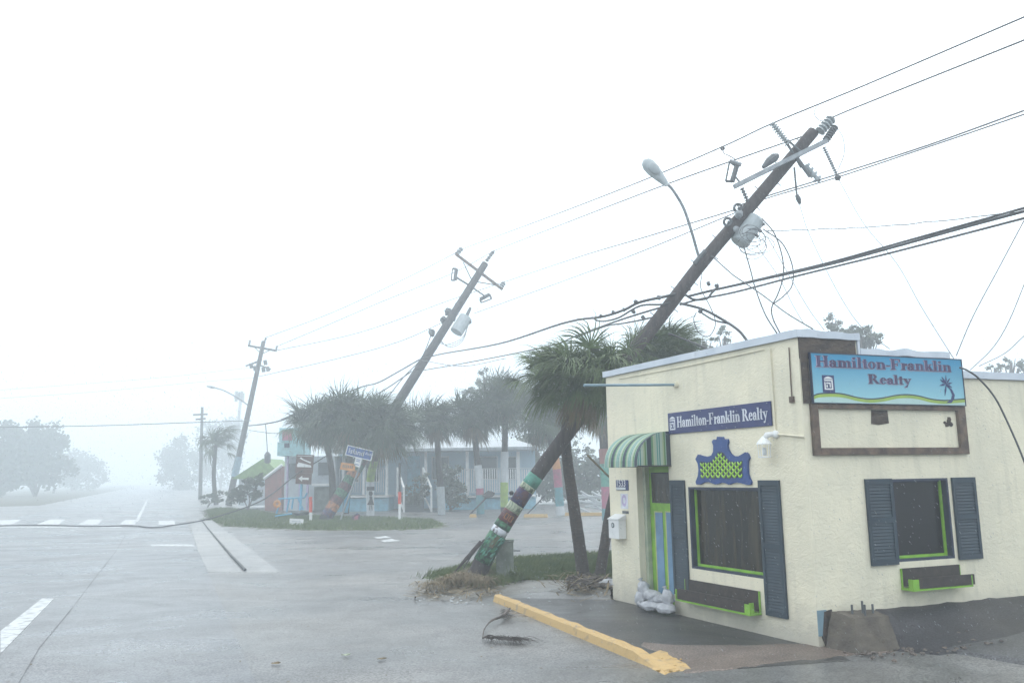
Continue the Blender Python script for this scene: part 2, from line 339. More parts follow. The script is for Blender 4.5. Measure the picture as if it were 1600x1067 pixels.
# ---------------------------------------------------------------- serif lettering
def _sd(c, w=0.19): return [('r', c, 0, c + w, 0.64), ('r', c - 0.08, 0, c + w + 0.08, 0.055), ('r', c - 0.08, 0.585, c, 0.64)]
G = {
 'H': (0.95, [('r', .1, 0, .31, 1), ('r', .63, 0, .84, 1), ('r', .31, .46, .63, .54), ('r', .02, 0, .39, .06), ('r', .02, .94, .39, 1), ('r', .55, 0, .92, .06), ('r', .55, .94, .92, 1)]),
 'F': (0.80, [('r', .1, 0, .31, 1), ('r', .02, .93, .74, 1), ('r', .02, 0, .41, .06), ('r', .31, .46, .54, .54), ('r', .67, .72, .74, .93), ('r', .5, .36, .56, .64)]),
 'R': (0.95, [('r', .1, 0, .31, 1), ('r', .02, 0, .39, .06), ('r', .02, .93, .38, 1), ('b', .36, .735, .34, .265, -90, 90, .2, .065), ('p', [(.36, .5), (.56, .52), (.86, .06), (.96, .06), (.96, 0), (.68, 0)])]),
 'a': (0.60, [('b', .24, .19, .22, .205, 20, 350, .16, .06), ('r', .33, .06, .5, .48), ('b', .27, .45, .23, .21, 0, 165, .17, .06), ('b', .12, .46, .08, .07, 0, 360, .08, .07), ('r', .42, 0, .6, .055)]),
 'e': (0.58, [('b', .29, .33, .27, .34, 5, 325, .17, .055), ('r', .12, .33, .55, .39)]),
 'i': (0.39, _sd(.1) + [('b', .19, .87, .11, .11, 0, 360, .11, .11)]),
 'l': (0.39, [('r', .1, 0, .29, 1), ('r', .02, 0, .37, .055), ('r', .02, .945, .1, 1)]),
 't': (0.43, [('r', .12, .05, .31, .84), ('r', .02, .58, .42, .64), ('r', .18, 0, .42, .06)]),
 'n': (0.72, _sd(.1) + [('b', .42, .41, .24, .24, 0, 140, .19, .09), ('r', .47, 0, .66, .42), ('r', .40, 0, .72, .055)]),
 'm': (1.06, _sd(.1) + [('b', .40, .41, .22, .24, 0, 140, .19, .09), ('r', .43, 0, .62, .42), ('r', .37, 0, .68, .055), ('b', .75, .41, .22, .24, 0, 140, .19, .09), ('r', .78, 0, .97, .42), ('r', .72, 0, 1.04, .055)]),
 'o': (0.62, [('b', .3, .32, .28, .34, 0, 360, .18, .055)]),
 'r': (0.50, _sd(.1) + [('b', .38, .50, .1, .12, 0, 360, .1, .12), ('p', [(.27, .4), (.32, .56), (.42, .62), (.42, .5), (.34, .46)])]),
 'k': (0.72, [('r', .1, 0, .29, 1), ('r', .02, 0, .37, .055), ('r', .02, .945, .1, 1), ('p', [(.29, .22), (.29, .32), (.5, .6), (.58, .6)]), ('p', [(.33, .36), (.46, .5), (.7, .05), (.5, .05)]), ('r', .4, .585, .68, .64), ('r', .43, 0, .74, .055)]),
 'y': (0.64, [('p', [(.04, .6), (.25, .6), (.43, .14), (.33, 0)]), ('p', [(.55, .6), (.61, .6), (.28, -.27), (.2, -.27)]), ('r', 0, .585, .31, .64), ('r', .42, .585, .68, .64), ('b', .19, -.22, .09, .08, 0, 360, .09, .08)]),
 '-': (0.40, [('r', .05, .28, .35, .385)]), ' ': (0.35, [])}
def serif(mb, txt, f, W_, Hh, off, th=0.004, dx=0, dy=0, grow=0.0):
    tot = sum(G[c][0] for c in txt); sx = W_ / tot; x = 0; k = 0
    for c in txt:
        adv, pr = G[c]
        for p in pr:
            k += 1; e = off + (k % 5) * 0.0006
            def q(a, b): return ((x + a) * sx + dx, b * Hh + dy)
            polys = []
            g = grow
            if p[0] == 'r': polys.append([q(p[1] - g, p[2] - g), q(p[3] + g, p[2] - g), q(p[3] + g, p[4] + g), q(p[1] - g, p[4] + g)])
            elif p[0] == 'p': polys.append([q(*z) for z in p[1]])
            else:
                _, cx, cy, rx, ry, a0, a1, wh, wv = p; nseg = max(6, int(abs(a1 - a0) / 22))
                for i in range(nseg):
                    aa, ab = R(a0 + (a1 - a0) * i / nseg), R(a0 + (a1 - a0) * (i + 1) / nseg)
                    polys.append([q(cx + (rx + g) * math.cos(aa), cy + (ry + g) * math.sin(aa)), q(cx + (rx + g) * math.cos(ab), cy + (ry + g) * math.sin(ab)),
                                  q(cx + (rx - wh) * math.cos(ab), cy + (ry - wv) * math.sin(ab)), q(cx + (rx - wh) * math.cos(aa), cy + (ry - wv) * math.sin(aa))])
            for pl in polys: mb.prism([f(a, b, e) for a, b in pl], [f(a, b, e - th) for a, b in pl])
        x += adv
def sans(txt, size, mx4, m, parent, name='lettering', ext=0.003):
    cu = bpy.data.curves.new(name, 'FONT'); cu.body = txt; cu.size = size; cu.extrude = ext; cu.align_x = 'CENTER'; cu.align_y = 'CENTER'
    t = bpy.data.objects.new('tmp_text', cu); col.objects.link(t)
    dg = bpy.context.evaluated_depsgraph_get(); me = bpy.data.meshes.new_from_object(t.evaluated_get(dg))
    bpy.data.objects.remove(t, do_unlink=True)
    me.transform(mx4); me.transform(Matrix.Translation(-V(ORG[parent.name])))
    me.materials.clear(); me.materials.append(M[m]); me.name = name
    o = bpy.data.objects.new(name, me); col.objects.link(o); o.parent = parent; ORG[o.name] = ORG[parent.name]
    return o
def frame4(o, x, y, n):
    return Matrix(((x.x, y.x, n.x, o.x), (x.y, y.y, n.y, o.y), (x.z, y.z, n.z, o.z), (0, 0, 0, 1)))

# ================================================================ GROUND
mb = MB(); g = 780
mb.poly([(-g, -g, -0.014), (g, -g, -0.014), (g, g, -0.014), (-g, g, -0.014)]); struct(mb.build('ground', 'asphalt_old'))
mb = MB(); mb.poly([st(-40, -8.6, -0.009), st(-40, 0.95, -0.009), st(470, 0.95, -0.009), st(470, -8.6, -0.009)]); struct(mb.build('main_road', 'asphalt'))
mb = MB(); mb.poly([st(90, -60, -0.0115), st(90, -11, -0.0115), st(470, -11, -0.0115), st(470, -60, -0.0115)]); struct(mb.build('roadside_ground', 'soil'))
sheet('concrete_path', [(325, 893), (437, 893), (398, 862), (352, 828), (331, 812), (298, 820), (309, 860)], 0.0, 'concrete')
for pix in ([(0, 1021), (0, 985), (66, 934), (85, 934)],):
    sheet('road_markings', pix, 0.0, 'roadpaint')
mb = MB()
for a in ([(211, 815), (216, 815), (231, 781), (228.5, 781)], [(0, 819), (0, 812.5), (34, 811.5), (18, 819)], [(57, 819), (78, 811), (102, 811), (92, 819)], [(122, 819), (138, 811), (160, 811), (153, 819)],
          [(186, 819), (196, 811.5), (213, 811.5), (211, 819)], [(248, 820), (248, 813), (273, 812.5), (273, 819)], [(236, 850), (236, 852.5), (304, 853), (302, 850)],
          [(583, 839), (603, 836.5), (612, 839.5), (590, 841)], [(594, 844), (612, 841), (626, 844.5), (600, 846.5)],
          [(0, 823.5), (0, 822), (190, 822.5), (190, 824)]):
    b = len(mb.v); mb.poly([V((gp(x, y).x, gp(x, y).y, -0.004)) for x, y in a])
struct(mb.build('crosswalk_markings', 'roadpaint'))
mb = MB()
sp0 = [gp(28, 1068), gp(62, 1010), gp(112, 950), gp(150, 900), gp(180, 862), gp(196, 836)]
for i in range(len(sp0) - 1):
    a, c = sp0[i], sp0[i + 1]; n_ = 8
    for k in range(n_):
        p, q = a.lerp(c, k / n_), a.lerp(c, (k + 1) / n_); w1_ = .008 + .010 * noise.noise(p * 3); w2_ = .008 + .010 * noise.noise(q * 3); zz_ = V((0, 0, -.005))
        mb.poly([p + V((-w1_, 0, 0)) + zz_, p + V((w1_, 0, 0)) + zz_, q + V((w2_, 0, 0)) + zz_, q + V((-w2_, 0, 0)) + zz_])
struct(mb.build('road_seam', 'asphalt_lot'))
sheet('pavement_strip', [(765, 932), (958, 935), (1280, 1010), (1300, 1012), (1330, 1030), (1075, 1048)], -0.006, 'pavement')
sheet('sand_strip', [(1000, 1003), (1080, 1008), (1285, 1004), (1395, 996), (1400, 1014), (1300, 1026), (1180, 1040), (1075, 1049), (1040, 1030)], -0.002, 'sand', .10)
g1 = [(322, 797), (328, 812), (352, 822), (480, 828), (600, 828), (668, 826), (694, 821), (672, 811), (600, 808), (505, 806), (430, 803), (400, 797), (345, 793)]
g2 = [(664, 900), (690, 893), (735, 882), (820, 872), (965, 864), (965, 908), (930, 912), (880, 905), (820, 905), (760, 918), (700, 914)]
sheet('verge_far', g1, 0.0, 'turf', .7); sheet('verge_near', g2, 0.0, 'turf', .12)
sheet('kerb_markings', [(1006, 1022), (1030, 1014), (1044, 1017), (1057, 1028), (1070, 1036), (1083, 1045), (1060, 1046), (1036, 1052), (1020, 1044)], 0.001, 'yellow_paint', .06)
sheet('wet_soil', [(880, 905), (965, 893), (962, 940), (935, 926), (905, 930), (860, 921), (800, 928), (776, 934), (750, 932), (722, 941), (690, 936), (672, 938), (648, 930), (655, 920), (646, 908), (672, 903), (760, 912)], -0.008, 'wet_dirt', .14)
def grass(name, pix, n, h, wd, seed, label):
    r = random.Random(seed); P = [(gp(x, y).x, gp(x, y).y) for x, y in pix]; mb = MB()
    xs = [p[0] for p in P]; ys = [p[1] for p in P]; k = 0
    while k < n:
        x, y = r.uniform(min(xs), max(xs)), r.uniform(min(ys), max(ys))
        x += r.gauss(0, 0.05)
        if not inpoly(x, y, P): continue
        if r.random() < .25: x += r.gauss(0, .16); y += r.gauss(0, .2)
        k += 1; a = r.uniform(0, math.pi); hh = h * r.uniform(0.5, 1.2); lx = r.uniform(0.0, 0.9) * hh; ly = r.gauss(0, 0.3) * hh
        dx, dy = math.cos(a) * wd, math.sin(a) * wd
        mb.poly([(x - dx, y - dy, 0), (x + dx, y + dy, 0), (x + lx * .5 + dx * .5, y + ly * .5, hh * .6), (x + lx, y + ly, hh), (x + lx * .5 - dx * .5, y + ly * .5, hh * .6)])
    tag(mb.build(name, 'blade'), label, None, kind='stuff')
grass('grass', g1, 16000, 0.11, 0.02, 1, 'wet green grass on the traffic island')
grass('grass', g2, 22000, 0.13, 0.009, 2, 'wet green grass behind the leaning pole')
# sloping parking lot on the right
mb = MB(); nu, nd = 40, 30
def lotz(u, d):
    return 0.004 + 0.062 * max(0, u - 1.0) * min(1, max(0, (9 - d) / 6)) + 0.012 * noise.noise(V((u * 0.8, d * 0.8, 3)))* min(1, max(0, u - 0.9))
idx = {}
for i in range(nu + 1):
    for j in range(nd + 1):
        u = 0.9 + 13 * (i / nu) ** 1.4; d = 0.0 + 11 * (j / nd); u2 = u + (0.25 * d if i == 0 else 0.25 * d * (1 - i / nu))
        idx[i, j] = len(mb.v); mb.v.append(WB.pt(u2, lotz(u2, d) if 0 < i and j < nd else -0.03, d + 0.001))
for i in range(nu):
    for j in range(nd): mb.f.append([idx[i, j], idx[i + 1, j], idx[i + 1, j + 1], idx[i, j + 1]])
struct(mb.build('parking_lot', 'asphalt_lot', smooth=True))
mb = MB(); idx = {}
for i in range(61):
    u = 0.62 + 9.0 * i / 60
    for j, (d, f) in enumerate(((0.0, 1), (0.10, .93), (0.28, .6), (0.5, .22), (0.78, 0.0), (0.95, -0.12))):
        wv = 0.07 * noise.noise(V((u * 1.7, j, 1))); t = min(1, max(0, (u - 0.62) / 0.3))
        zz = lotz(u, d) + (0.37 + 0.025 * noise.noise(V((u * 4, 0, 2))) - lotz(u, 0)) * f * (0.35 + 0.65 * t)
        idx[i, j] = len(mb.v); mb.v.append(WB.pt(u, zz, d * (1 + wv * 2) * (0.45 + 0.55 * t) + (0.0 if j else -0.02)))
for i in range(60):
    for j in range(5): mb.f.append([idx[i, j], idx[i + 1, j], idx[i + 1, j + 1], idx[i, j + 1]])
struct(mb.build('asphalt_bank_ground', 'asphalt_dark', smooth=True))

# ================================================================ REALTY BUILDING
LU, BU, TOP = 4.63, 9.0, 3.77
house = thing('realty_building', C0, 'single-storey cream stucco office with navy shutters and lime green door at the corner', 'building')
def gridwall(mb, W, us, ws, holes, n0, n1):
    us = sorted(set(us)); ws = sorted(set(ws))
    def solid(i, j):
        if i < 0 or j < 0 or i >= len(us) - 1 or j >= len(ws) - 1: return False
        u, w_ = (us[i] + us[i + 1]) / 2, (ws[j] + ws[j + 1]) / 2
        return not any(a < u < b and c < w_ < d for a, b, c, d in holes)
    for i in range(len(us) - 1):
        for j in range(len(ws) - 1):
            if not solid(i, j): continue
            a, b, c, d = us[i], us[i + 1], ws[j], ws[j + 1]
            mb.poly([W.pt(a, c, n1), W.pt(b, c, n1), W.pt(b, d, n1), W.pt(a, d, n1)]); mb.poly([W.pt(a, c, n0), W.pt(b, c, n0), W.pt(b, d, n0), W.pt(a, d, n0)])
            if not solid(i - 1, j): mb.poly([W.pt(a, c, n0), W.pt(a, c, n1), W.pt(a, d, n1), W.pt(a, d, n0)])
            if not solid(i + 1, j): mb.poly([W.pt(b, c, n0), W.pt(b, c, n1), W.pt(b, d, n1), W.pt(b, d, n0)])
            if not solid(i, j - 1): mb.poly([W.pt(a, c, n0), W.pt(a, c, n1), W.pt(b, c, n1), W.pt(b, c, n0)])
            if not solid(i, j + 1): mb.poly([W.pt(a, d, n0), W.pt(a, d, n1), W.pt(b, d, n1), W.pt(b, d, n0)])
# door recess depth from where its inner corner shows
DREC = 0.30
for k in range(5, 80):
    if WA.uw(1011, 800, -k * 0.01)[0] > 3.78: pass
cand = min(range(5, 90), key=lambda k: abs(WA.uw(1012, 800, -k * 0.01)[0] - 3.78)); DREC = cand * 0.01
print('door recess', DREC)
wa = MB()
hA = [(2.885, 3.78, -1, 2.30), (0.865, 2.42, 0.70, 1.88)]
gridwall(wa, WA, [0, 0.865, 2.42, 2.885, 3.78, LU], [-0.1, 0.70, 1.88, 2.30, TOP], hA, -0.30, 0)
wa.build('road_wall', 'cream', house)
wb = MB()
gridwall(wb, WB, [0.0, 0.95, 1.352, 2.338, 2.75, BU], [-0.1, 0.92, 1.967, 3.32, 3.58, TOP], [(1.352, 2.338, .92, 1.967), (0.95, 9, 3.58, 9), (2.75, 9, 3.32, 9)], -0.30, -0.002)
wb.build('lot_wall', 'cream', house)
bk = MB()
P0, P1, P2, P3 = WA.pt(LU, 0, -0.301), WB.pt(BU, 0, -0.3), None, None
bl = WA.pt(LU, 0, 0); br = bl + WB.u * BU
for z0, z1 in ((-0.1, 3.32),):
    q = WB.u * 0.3
    bk.prism([WA.pt(LU, z0, -0.3), WA.pt(LU - .3, z0, -0.3), WA.pt(LU - .3, z0, -BU), WA.pt(LU, z0, -BU)], [WA.pt(LU, z1, -0.3), WA.pt(LU - .3, z1, -0.3), WA.pt(LU - .3, z1, -BU), WA.pt(LU, z1, -BU)])
bk.build('back_wall', 'cream', house)
rf = MB()
rf.prism([WA.pt(.3, 3.2, -.3), WA.pt(LU - .3, 3.2, -.3), WA.pt(LU - .3, 3.2, -BU), WA.pt(.3, 3.2, -BU)], [WA.pt(.3, 3.28, -.3), WA.pt(LU - .3, 3.28, -.3), WA.pt(LU - .3, 3.28, -BU), WA.pt(.3, 3.28, -BU)])
roof = rf.build('roof', 'roof_felt', house)
# metal coping, slightly buckled
def cop(mbx, W, u0, u1, z, n, face=0.10, wave=0.0, seed=0, n_in=-0.34, out=0.035):
    prev = None
    for i in range(n + 1):
        u = u0 + (u1 - u0) * i / n; dz = wave * noise.noise(V((u * 3.1, seed, 0))); dn = wave * 0.7 * noise.noise(V((u * 4.3, seed, 5)))
        pr = [W.pt(u, z - 0.0 + dz * .3, out + dn), W.pt(u, z + face + dz, out + dn * .4), W.pt(u, z + face + dz + 0.004, n_in), W.pt(u, z, n_in), ]
        if prev:
            for k in range(3): mbx.poly([prev[k], pr[k], pr[k + 1], prev[k + 1]])
            mbx.poly([prev[0] + V((0, 0, -.006)), pr[0] + V((0, 0, -.006)), pr[0] + W.n * -(out + .001), prev[0] + W.n * -(out + .001)])
        else: mbx.poly(pr)
        prev = pr
    mbx.poly(prev)
cp = MB(); cop(cp, WA, -0.03, 2.02, TOP, 20, wave=0.006, seed=1); cop(cp, WA, 2.03, LU + .05, TOP + 0.004, 20, wave=0.006, seed=2)
cp.build('coping', 'white_metal', house)
cp = MB(); cop(cp, WB, -0.03, 0.99, TOP + .002, 16, face=0.095, wave=0.035, seed=5)
cp.wbox(WB, 0.95, 0.985, 3.58, TOP, -0.30, 0.03)
cp.build('coping', 'white_metal', house)
cp = MB(); cop(cp, WB, 0.99, 2.56, 3.585, 30, face=0.085, wave=0.045, seed=9); cp.build('coping', 'white_metal', house)
cp = MB(); cop(cp, WB, 2.76, BU, 3.32, 20, face=0.10, wave=0.004, seed=3); cp.build('coping', 'white_metal', house)
b = MB(); b.wbox(WB, 0.005, 0.915, 3.50, 3.768, 0.0, 0.022); b.wbox(WB, 0.02, 0.128, 2.93, 3.5, 0, 0.02); b.build('bare_timber', 'brown_wood', house)
b = MB(); u0, w0 = WB.uw(1361, 662); u1, w1 = WB.uw(1387, 641)
b.prism([WB.pt(*p, 0.004) for p in ((u0, w0), (u0 + .12, w0 - .015), (u1, w0 + .01), (u1 - .01, w1), (u0 + .02, w1))], [WB.pt(*p, 0.0) for p in ((u0, w0), (u0 + .12, w0 - .015), (u1, w0 + .01), (u1 - .01, w1), (u0 + .02, w1))])
b.build('bare_patch', 'brown_wood', house); b = MB()
u0, w0 = WB.uw(1478, 660)
for k in range(9):
    a0 = k * 0.7
    c = (u0 + rnd.uniform(-.05, .12), w0 + rnd.uniform(-.04, .04)); rr = rnd.uniform(.02, .045); pl = [(c[0] + rr * math.cos(a) * rnd.uniform(.7, 1.3), c[1] + rr * math.sin(a)) for a in [i * math.pi / 3 for i in range(6)]]
    b.prism([WB.pt(*p, 0.003 + k * .0006) for p in pl], [WB.pt(*p, -0.001) for p in pl])
b.build('bare_patch', 'brown_wood', house)
# door
dp = MB(); dp.wbox(WA, 2.80, 3.85, -0.02, 2.4, -DREC - 0.06, -DREC - 0.003); dr = dp.build('door', 'lime', house)
def DW(x, y): return WA.uw(x, y, -DREC)
a = DW(1019, 740); c = DW(1044, 784)
b = MB(); b.wbox(WA, c[0] - .12, a[0], c[1], a[1], -DREC - .003, -DREC + .004); b.build('pane', 'glass_brown', dr)
b = MB(); b.wbox(WA, c[0] - .14, a[0] + .02, c[1] - .02, c[1], -DREC - .003, -DREC + .012); b.wbox(WA, a[0], a[0] + .02, c[1], a[1], -DREC - .003, -DREC + .012); b.wbox(WA, c[0] - .14, a[0] + .02, a[1], a[1] + .02, -DREC - .003, -DREC + .012); b.build('pane_frame', 'dark', dr)
for xa, xb in ((1024, 1035), (1041, 1050)):
    a = DW(xa, 800); c = DW(xb, 800)
    b = MB(); b.wbox(WA, c[0], a[0], 0.12, a[1] - .0, -DREC - .002, -DREC + .006); b.build('panel', 'door_blue', dr)
    b = MB(); b.wbox(WA, a[0], a[0] + .025, 0.10, a[1] + .02, -DREC - .002, -DREC + .009); b.wbox(WA, c[0], a[0] - .0, a[1], a[1] + .02, -DREC - .002, -DREC + .009); b.build('panel_trim', 'door_trim', dr)
b = MB(); b.ball(WA.pt(2.99, 1.0, -DREC + .05), .03); b.tube([WA.pt(2.99, 1.0, -DREC), WA.pt(2.99, 1.0, -DREC + .05)], .012); b.build('handle', 'steel', dr, smooth=True)
b = MB(); b.wbox(WA, 3.70, 3.7795, -0.05, 2.298, -DREC, -DREC * 0.62); b.wbox(WA, 2.887, 3.70, 2.23, 2.299, -DREC, -DREC * 0.62); b.build('door_frame', 'reveal', house)
b = MB(); b.wbox(WA, 2.886, 3.779, -0.05, 0.03, -DREC, -0.003); b.build('threshold', 'concrete', house)
# closing boxes behind openings
b = MB(); b.wbox(WA, 2.80, 3.86, -0.1, 2.4, -DREC - 0.3, -DREC - 0.061); b.build('inner_wall', 'reveal', house)
# windows
def window(W, u0, u1, w0, w1, glass, left):
    f = MB(); t = 0.045
    for nn0, nn1, tt, m_, nm in ((-0.16, -0.005, 0.03, 'navy_frame', 'frame'),):
        f.wbox(W, u0, u0 + tt, w0, w1, nn0, nn1); f.wbox(W, u1 - tt, u1, w0, w1, nn0, nn1); f.wbox(W, u0 + tt, u1 - tt, w0, w0 + tt, nn0, nn1); f.wbox(W, u0 + tt, u1 - tt, w1 - tt, w1, nn0, nn1)
    win = f.build('window', 'navy_frame', house)
    t = .034; f = MB(); a, c, d, e = u0 + .031, u1 - .031, w0 + .031, w1 - .031
    f.wbox(W, c - t, c, d, e, -.13, -.09); f.wbox(W, a, c - t, d, d + t, -.13, -.09)
    f.build('sash', 'lime', win)
    f = MB(); f.wbox(W, a, a + t * .6, d + t, e, -.13, -.092); f.wbox(W, a + t * .6, c - t, e - t * .5, e, -.13, -.092); f.build('sash', 'navy_frame', win)
    f = MB(); f.wbox(W, a + .005, c - .005, d + .005, e - .005, -.12, -.112); f.build('pane', glass, win)
window(WA, 0.865, 2.42, 0.70, 1.88, 'glass_brown', True); window(WB, 1.352, 2.338, 0.92, 1.967, 'glass_dark', False)
def shutter(W, u0, u1, w0, w1, tilt=0):
    f = MB(); t = .045; mid = (w0 + w1) / 2 + .02
    f.wbox(W, u0, u0 + t, w0, w1, 0.004, .034); f.wbox(W, u1 - t, u1, w0, w1, 0.004, .034)
    for a, b_ in ((w0, w0 + .07), (mid - .035, mid + .035), (w1 - .07, w1)): f.wbox(W, u0 + t, u1 - t, a, b_, 0.005, .033)
    f.wbox(W, u0 + t, u1 - t, w0 + .07, w1 - .07, 0.003, .008)
    for s0, s1 in ((w0 + .07, mid - .035), (mid + .035, w1 - .07)):
        n = int((s1 - s0) / .038)
        for i in range(n):
            z = s0 + (i + .5) * (s1 - s0) / n
            f.hexa([W.pt(u0 + t, z - .018, .022), W.pt(u1 - t, z - .018, .022), W.pt(u1 - t, z - .014, .026), W.pt(u0 + t, z - .014, .026), W.pt(u0 + t, z + .014, .012), W.pt(u1 - t, z + .014, .012), W.pt(u1 - t, z + .018, .016), W.pt(u0 + t, z + .018, .016)])
    f.build('shutter', 'navy', house)
shutter(WA, 2.475, 2.84, 0.29, 1.98); shutter(WA, 0.475, 0.862, 0.253, 1.977); shutter(WB, 0.895, 1.335, 0.895, 1.975); shutter(WB, 2.385, 2.805, 0.897, 1.97)
def planter(W, u0, u1, w0, w1, broken=False):
    f = MB(); f.wbox(W, u0, u1, w0 + .02, w1, 0.004, .03); f.wbox(W, u0 + .09, u1 + (.06 if broken else -.02), w0 + .004, w0 + (w1 - w0) * .55, .17, .195)
    p = f.build('window_box', 'planter_wood', house)
    f = MB(); f.wbox(W, u0 - .02, u1 + .02, w0 - .022, w0 - .001, 0.004, .20)
    f.wbox(W, u0 - .02, u0 - .001, w0, w0 + (w1 - w0) * .5, .13, .198); f.wbox(W, u1 + .001, u1 + .02, w0, w0 + (w1 - w0) * .5, .13, .198)
    f.wbox(W, u0 - .012, u0 - .001, w0, w1, .004, .03); f.wbox(W, u1 + .001, u1 + .012, w0, w1, .004, .03)
    k = u0 if not broken else u0 + .02
    f.wbox(W, u0 - .02, u0 + .08, w0, w0 + .12, .1955, .205)
    f.build('box_trim', 'lime', p)
planter(WA, 0.985, 2.56, 0.26, 0.535); planter(WB, 1.375, 2.36, 0.60, 0.84, True)
# awning
fr = min(range(20, 160), key=lambda k: abs(WA.uw(995, 727, k * 0.01)[0] - 2.81)); AN = fr * .01
AL = WA.uw(947, 727, AN)[0]; AZ = WA.uw(995, 727, AN)[1]; AT = 2.73
print('awning', AN, AL, AZ)
AL = max(AL, 3.75)
def arc(t): return AN * math.sin(t), AZ + (AT - AZ) * math.cos(t) ** 0.9   # (n, w) t 0 top..pi/2 front
awm = bpy.data.materials.new('awning_fabric'); awm.use_nodes = True
t_ = awm.node_tree; bs = t_.nodes['Principled BSDF']; bs.inputs['Roughness'].default_value = .6
uvn = t_.nodes.new('ShaderNodeUVMap'); sx_ = t_.nodes.new('ShaderNodeSeparateXYZ'); fm = t_.nodes.new('ShaderNodeMath'); fm.operation = 'FRACT'
rr_ = t_.nodes.new('ShaderNodeValToRGB'); rr_.color_ramp.interpolation = 'CONSTANT'
cols = [(0, (.018, .035, .055)), (.22, (.22, .33, .27)), (.27, (.09, .20, .08)), (.34, (.30, .38, .24)), (.42, (.34, .42, .36)), (.54, (.04, .18, .17)), (.60, (.34, .44, .40)), (.65, (.07, .25, .22)), (.71, (.30, .38, .32)), (.82, (.33, .40, .26)), (.90, (.09, .22, .12))]
e = rr_.color_ramp.elements; e[0].position = 0; e[0].color = (*cols[0][1], 1); e[1].position = cols[1][0]; e[1].color = (*cols[1][1], 1)
for p_, c_ in cols[2:]: q_ = e.new(p_); q_.color = (*c_, 1)
t_.links.new(uvn.outputs[0], sx_.inputs[0]); t_.links.new(sx_.outputs[0], fm.inputs[0]); t_.links.new(fm.outputs[0], rr_.inputs['Fac']); t_.links.new(rr_.outputs['Color'], bs.inputs['Base Color'])
M['awning_fabric'] = awm
mb = MB(); uvs = []
NS = 14; NU = 24
for i in range(NU):
    ua, ub = 2.81 + (AL - 2.81) * i / NU, 2.81 + (AL - 2.81) * (i + 1) / NU
    for k in range(NS):
        ta, tb = math.pi / 2 * k / NS, math.pi / 2 * (k + 1) / NS
        (na, za), (nb, zb) = arc(ta), arc(tb)
        mb.poly([WA.pt(ua, za, na), WA.pt(ub, za, na), WA.pt(ub, zb, nb), WA.pt(ua, zb, nb)])
        uvs += [((ua - 2.81) / .335,), ((ub - 2.81) / .335,), ((ub - 2.81) / .335,), ((ua - 2.81) / .335,)]
for uu in (2.81, AL):
    for k in range(NS):
        ta, tb = math.pi / 2 * k / NS, math.pi / 2 * (k + 1) / NS
        (na, za), (nb, zb) = arc(ta), arc(tb)
        mb.poly([WA.pt(uu, za, na), WA.pt(uu, zb, nb), WA.pt(uu, AZ - .02, nb), WA.pt(uu, AZ - .02, na)])
        uvs += [(na / (AN * .57),), (nb / (AN * .57),), (nb / (AN * .57),), (na / (AN * .57),)]
# valance
mb.poly([WA.pt(2.81, AZ, AN), WA.pt(AL, AZ, AN), WA.pt(AL, AZ - .02, AN), WA.pt(2.81, AZ - .02, AN)]); uvs += [(0,), ((AL - 2.81) / .335,), ((AL - 2.81) / .335,), (0,)]
aw = mb.build('awning', 'awning_fabric', house)
uvl = aw.data.uv_layers.new(name='UVMap'); i = 0
for p in aw.data.polygons:
    for li in p.loop_indices: uvl.data[li].uv = (uvs[i][0], 0); i += 1
b = MB()
for uu in (2.815, AL - .005): b.tube([WA.pt(uu, AZ - .01, 0), WA.pt(uu, AZ - .01, AN - .01)], .012, 6)
b.tube([WA.pt(2.815, AZ - .01, AN - .012), WA.pt(AL - .005, AZ - .01, AN - .012)], .012, 6); b.build('frame', 'dark', aw)
# pipes and pole on the wall
b = MB(); b.tube([WA.pt(0.485, 2.55, .02), WA.pt(0.485, 3.70, .02)], .011, 6); b.tube([WA.pt(0.45, 2.565, .02), WA.pt(-0.02, 2.515, .02)], .014, 6)
b.tube([WA.pt(.60, 3.70, .015), WA.pt(2.2, 3.685, .012), WA.pt(4.2, 3.70, .012)], .009, 6); b.build('conduit', 'cream', house)
b = MB(); b.tube([WA.pt(.145, 3.66, .014), WA.pt(.155, 3.02, .014)], .008, 6); b.wbox(WA, .12, .19, 2.95, 3.03, 0, .03); b.build('wall_rod', 'brown_board', house)
fn = min(range(20, 300), key=lambda k: abs(WA.uw(912, 602, k * 0.01)[0] - 2.6)) * .01; fz = WA.uw(912, 602, fn)[1]
b = MB(); b.tube([WA.pt(2.57, 3.43, 0), WA.pt(2.6, fz, fn)], .02, 8); fp = b.build('bracket_pole', 'paint_teal', house)
fp.data.materials[0] = M['pvc_blue']
b = MB(); b.tube([WA.pt(2.57, 3.43, 0), WA.pt(2.57, 3.43, .06)], .05, 10); b.build('bracket', 'cream', fp)
# damaged corner foot
b = MB(); b.wbox(WB, 0.0, .14, .12, .42, .0, .012); b.build('corner_patch', 'pvc_blue', house)
b = MB(); p5 = [(.10, .40), (.22, .42), (.24, .1), (.10, -.01), (.05, .1)]; b.prism([WB.pt(u, w_, .016) for u, w_ in p5], [WB.pt(u, w_, 0) for u, w_ in p5]); b.build('broken_foot', 'brown_wood', house)

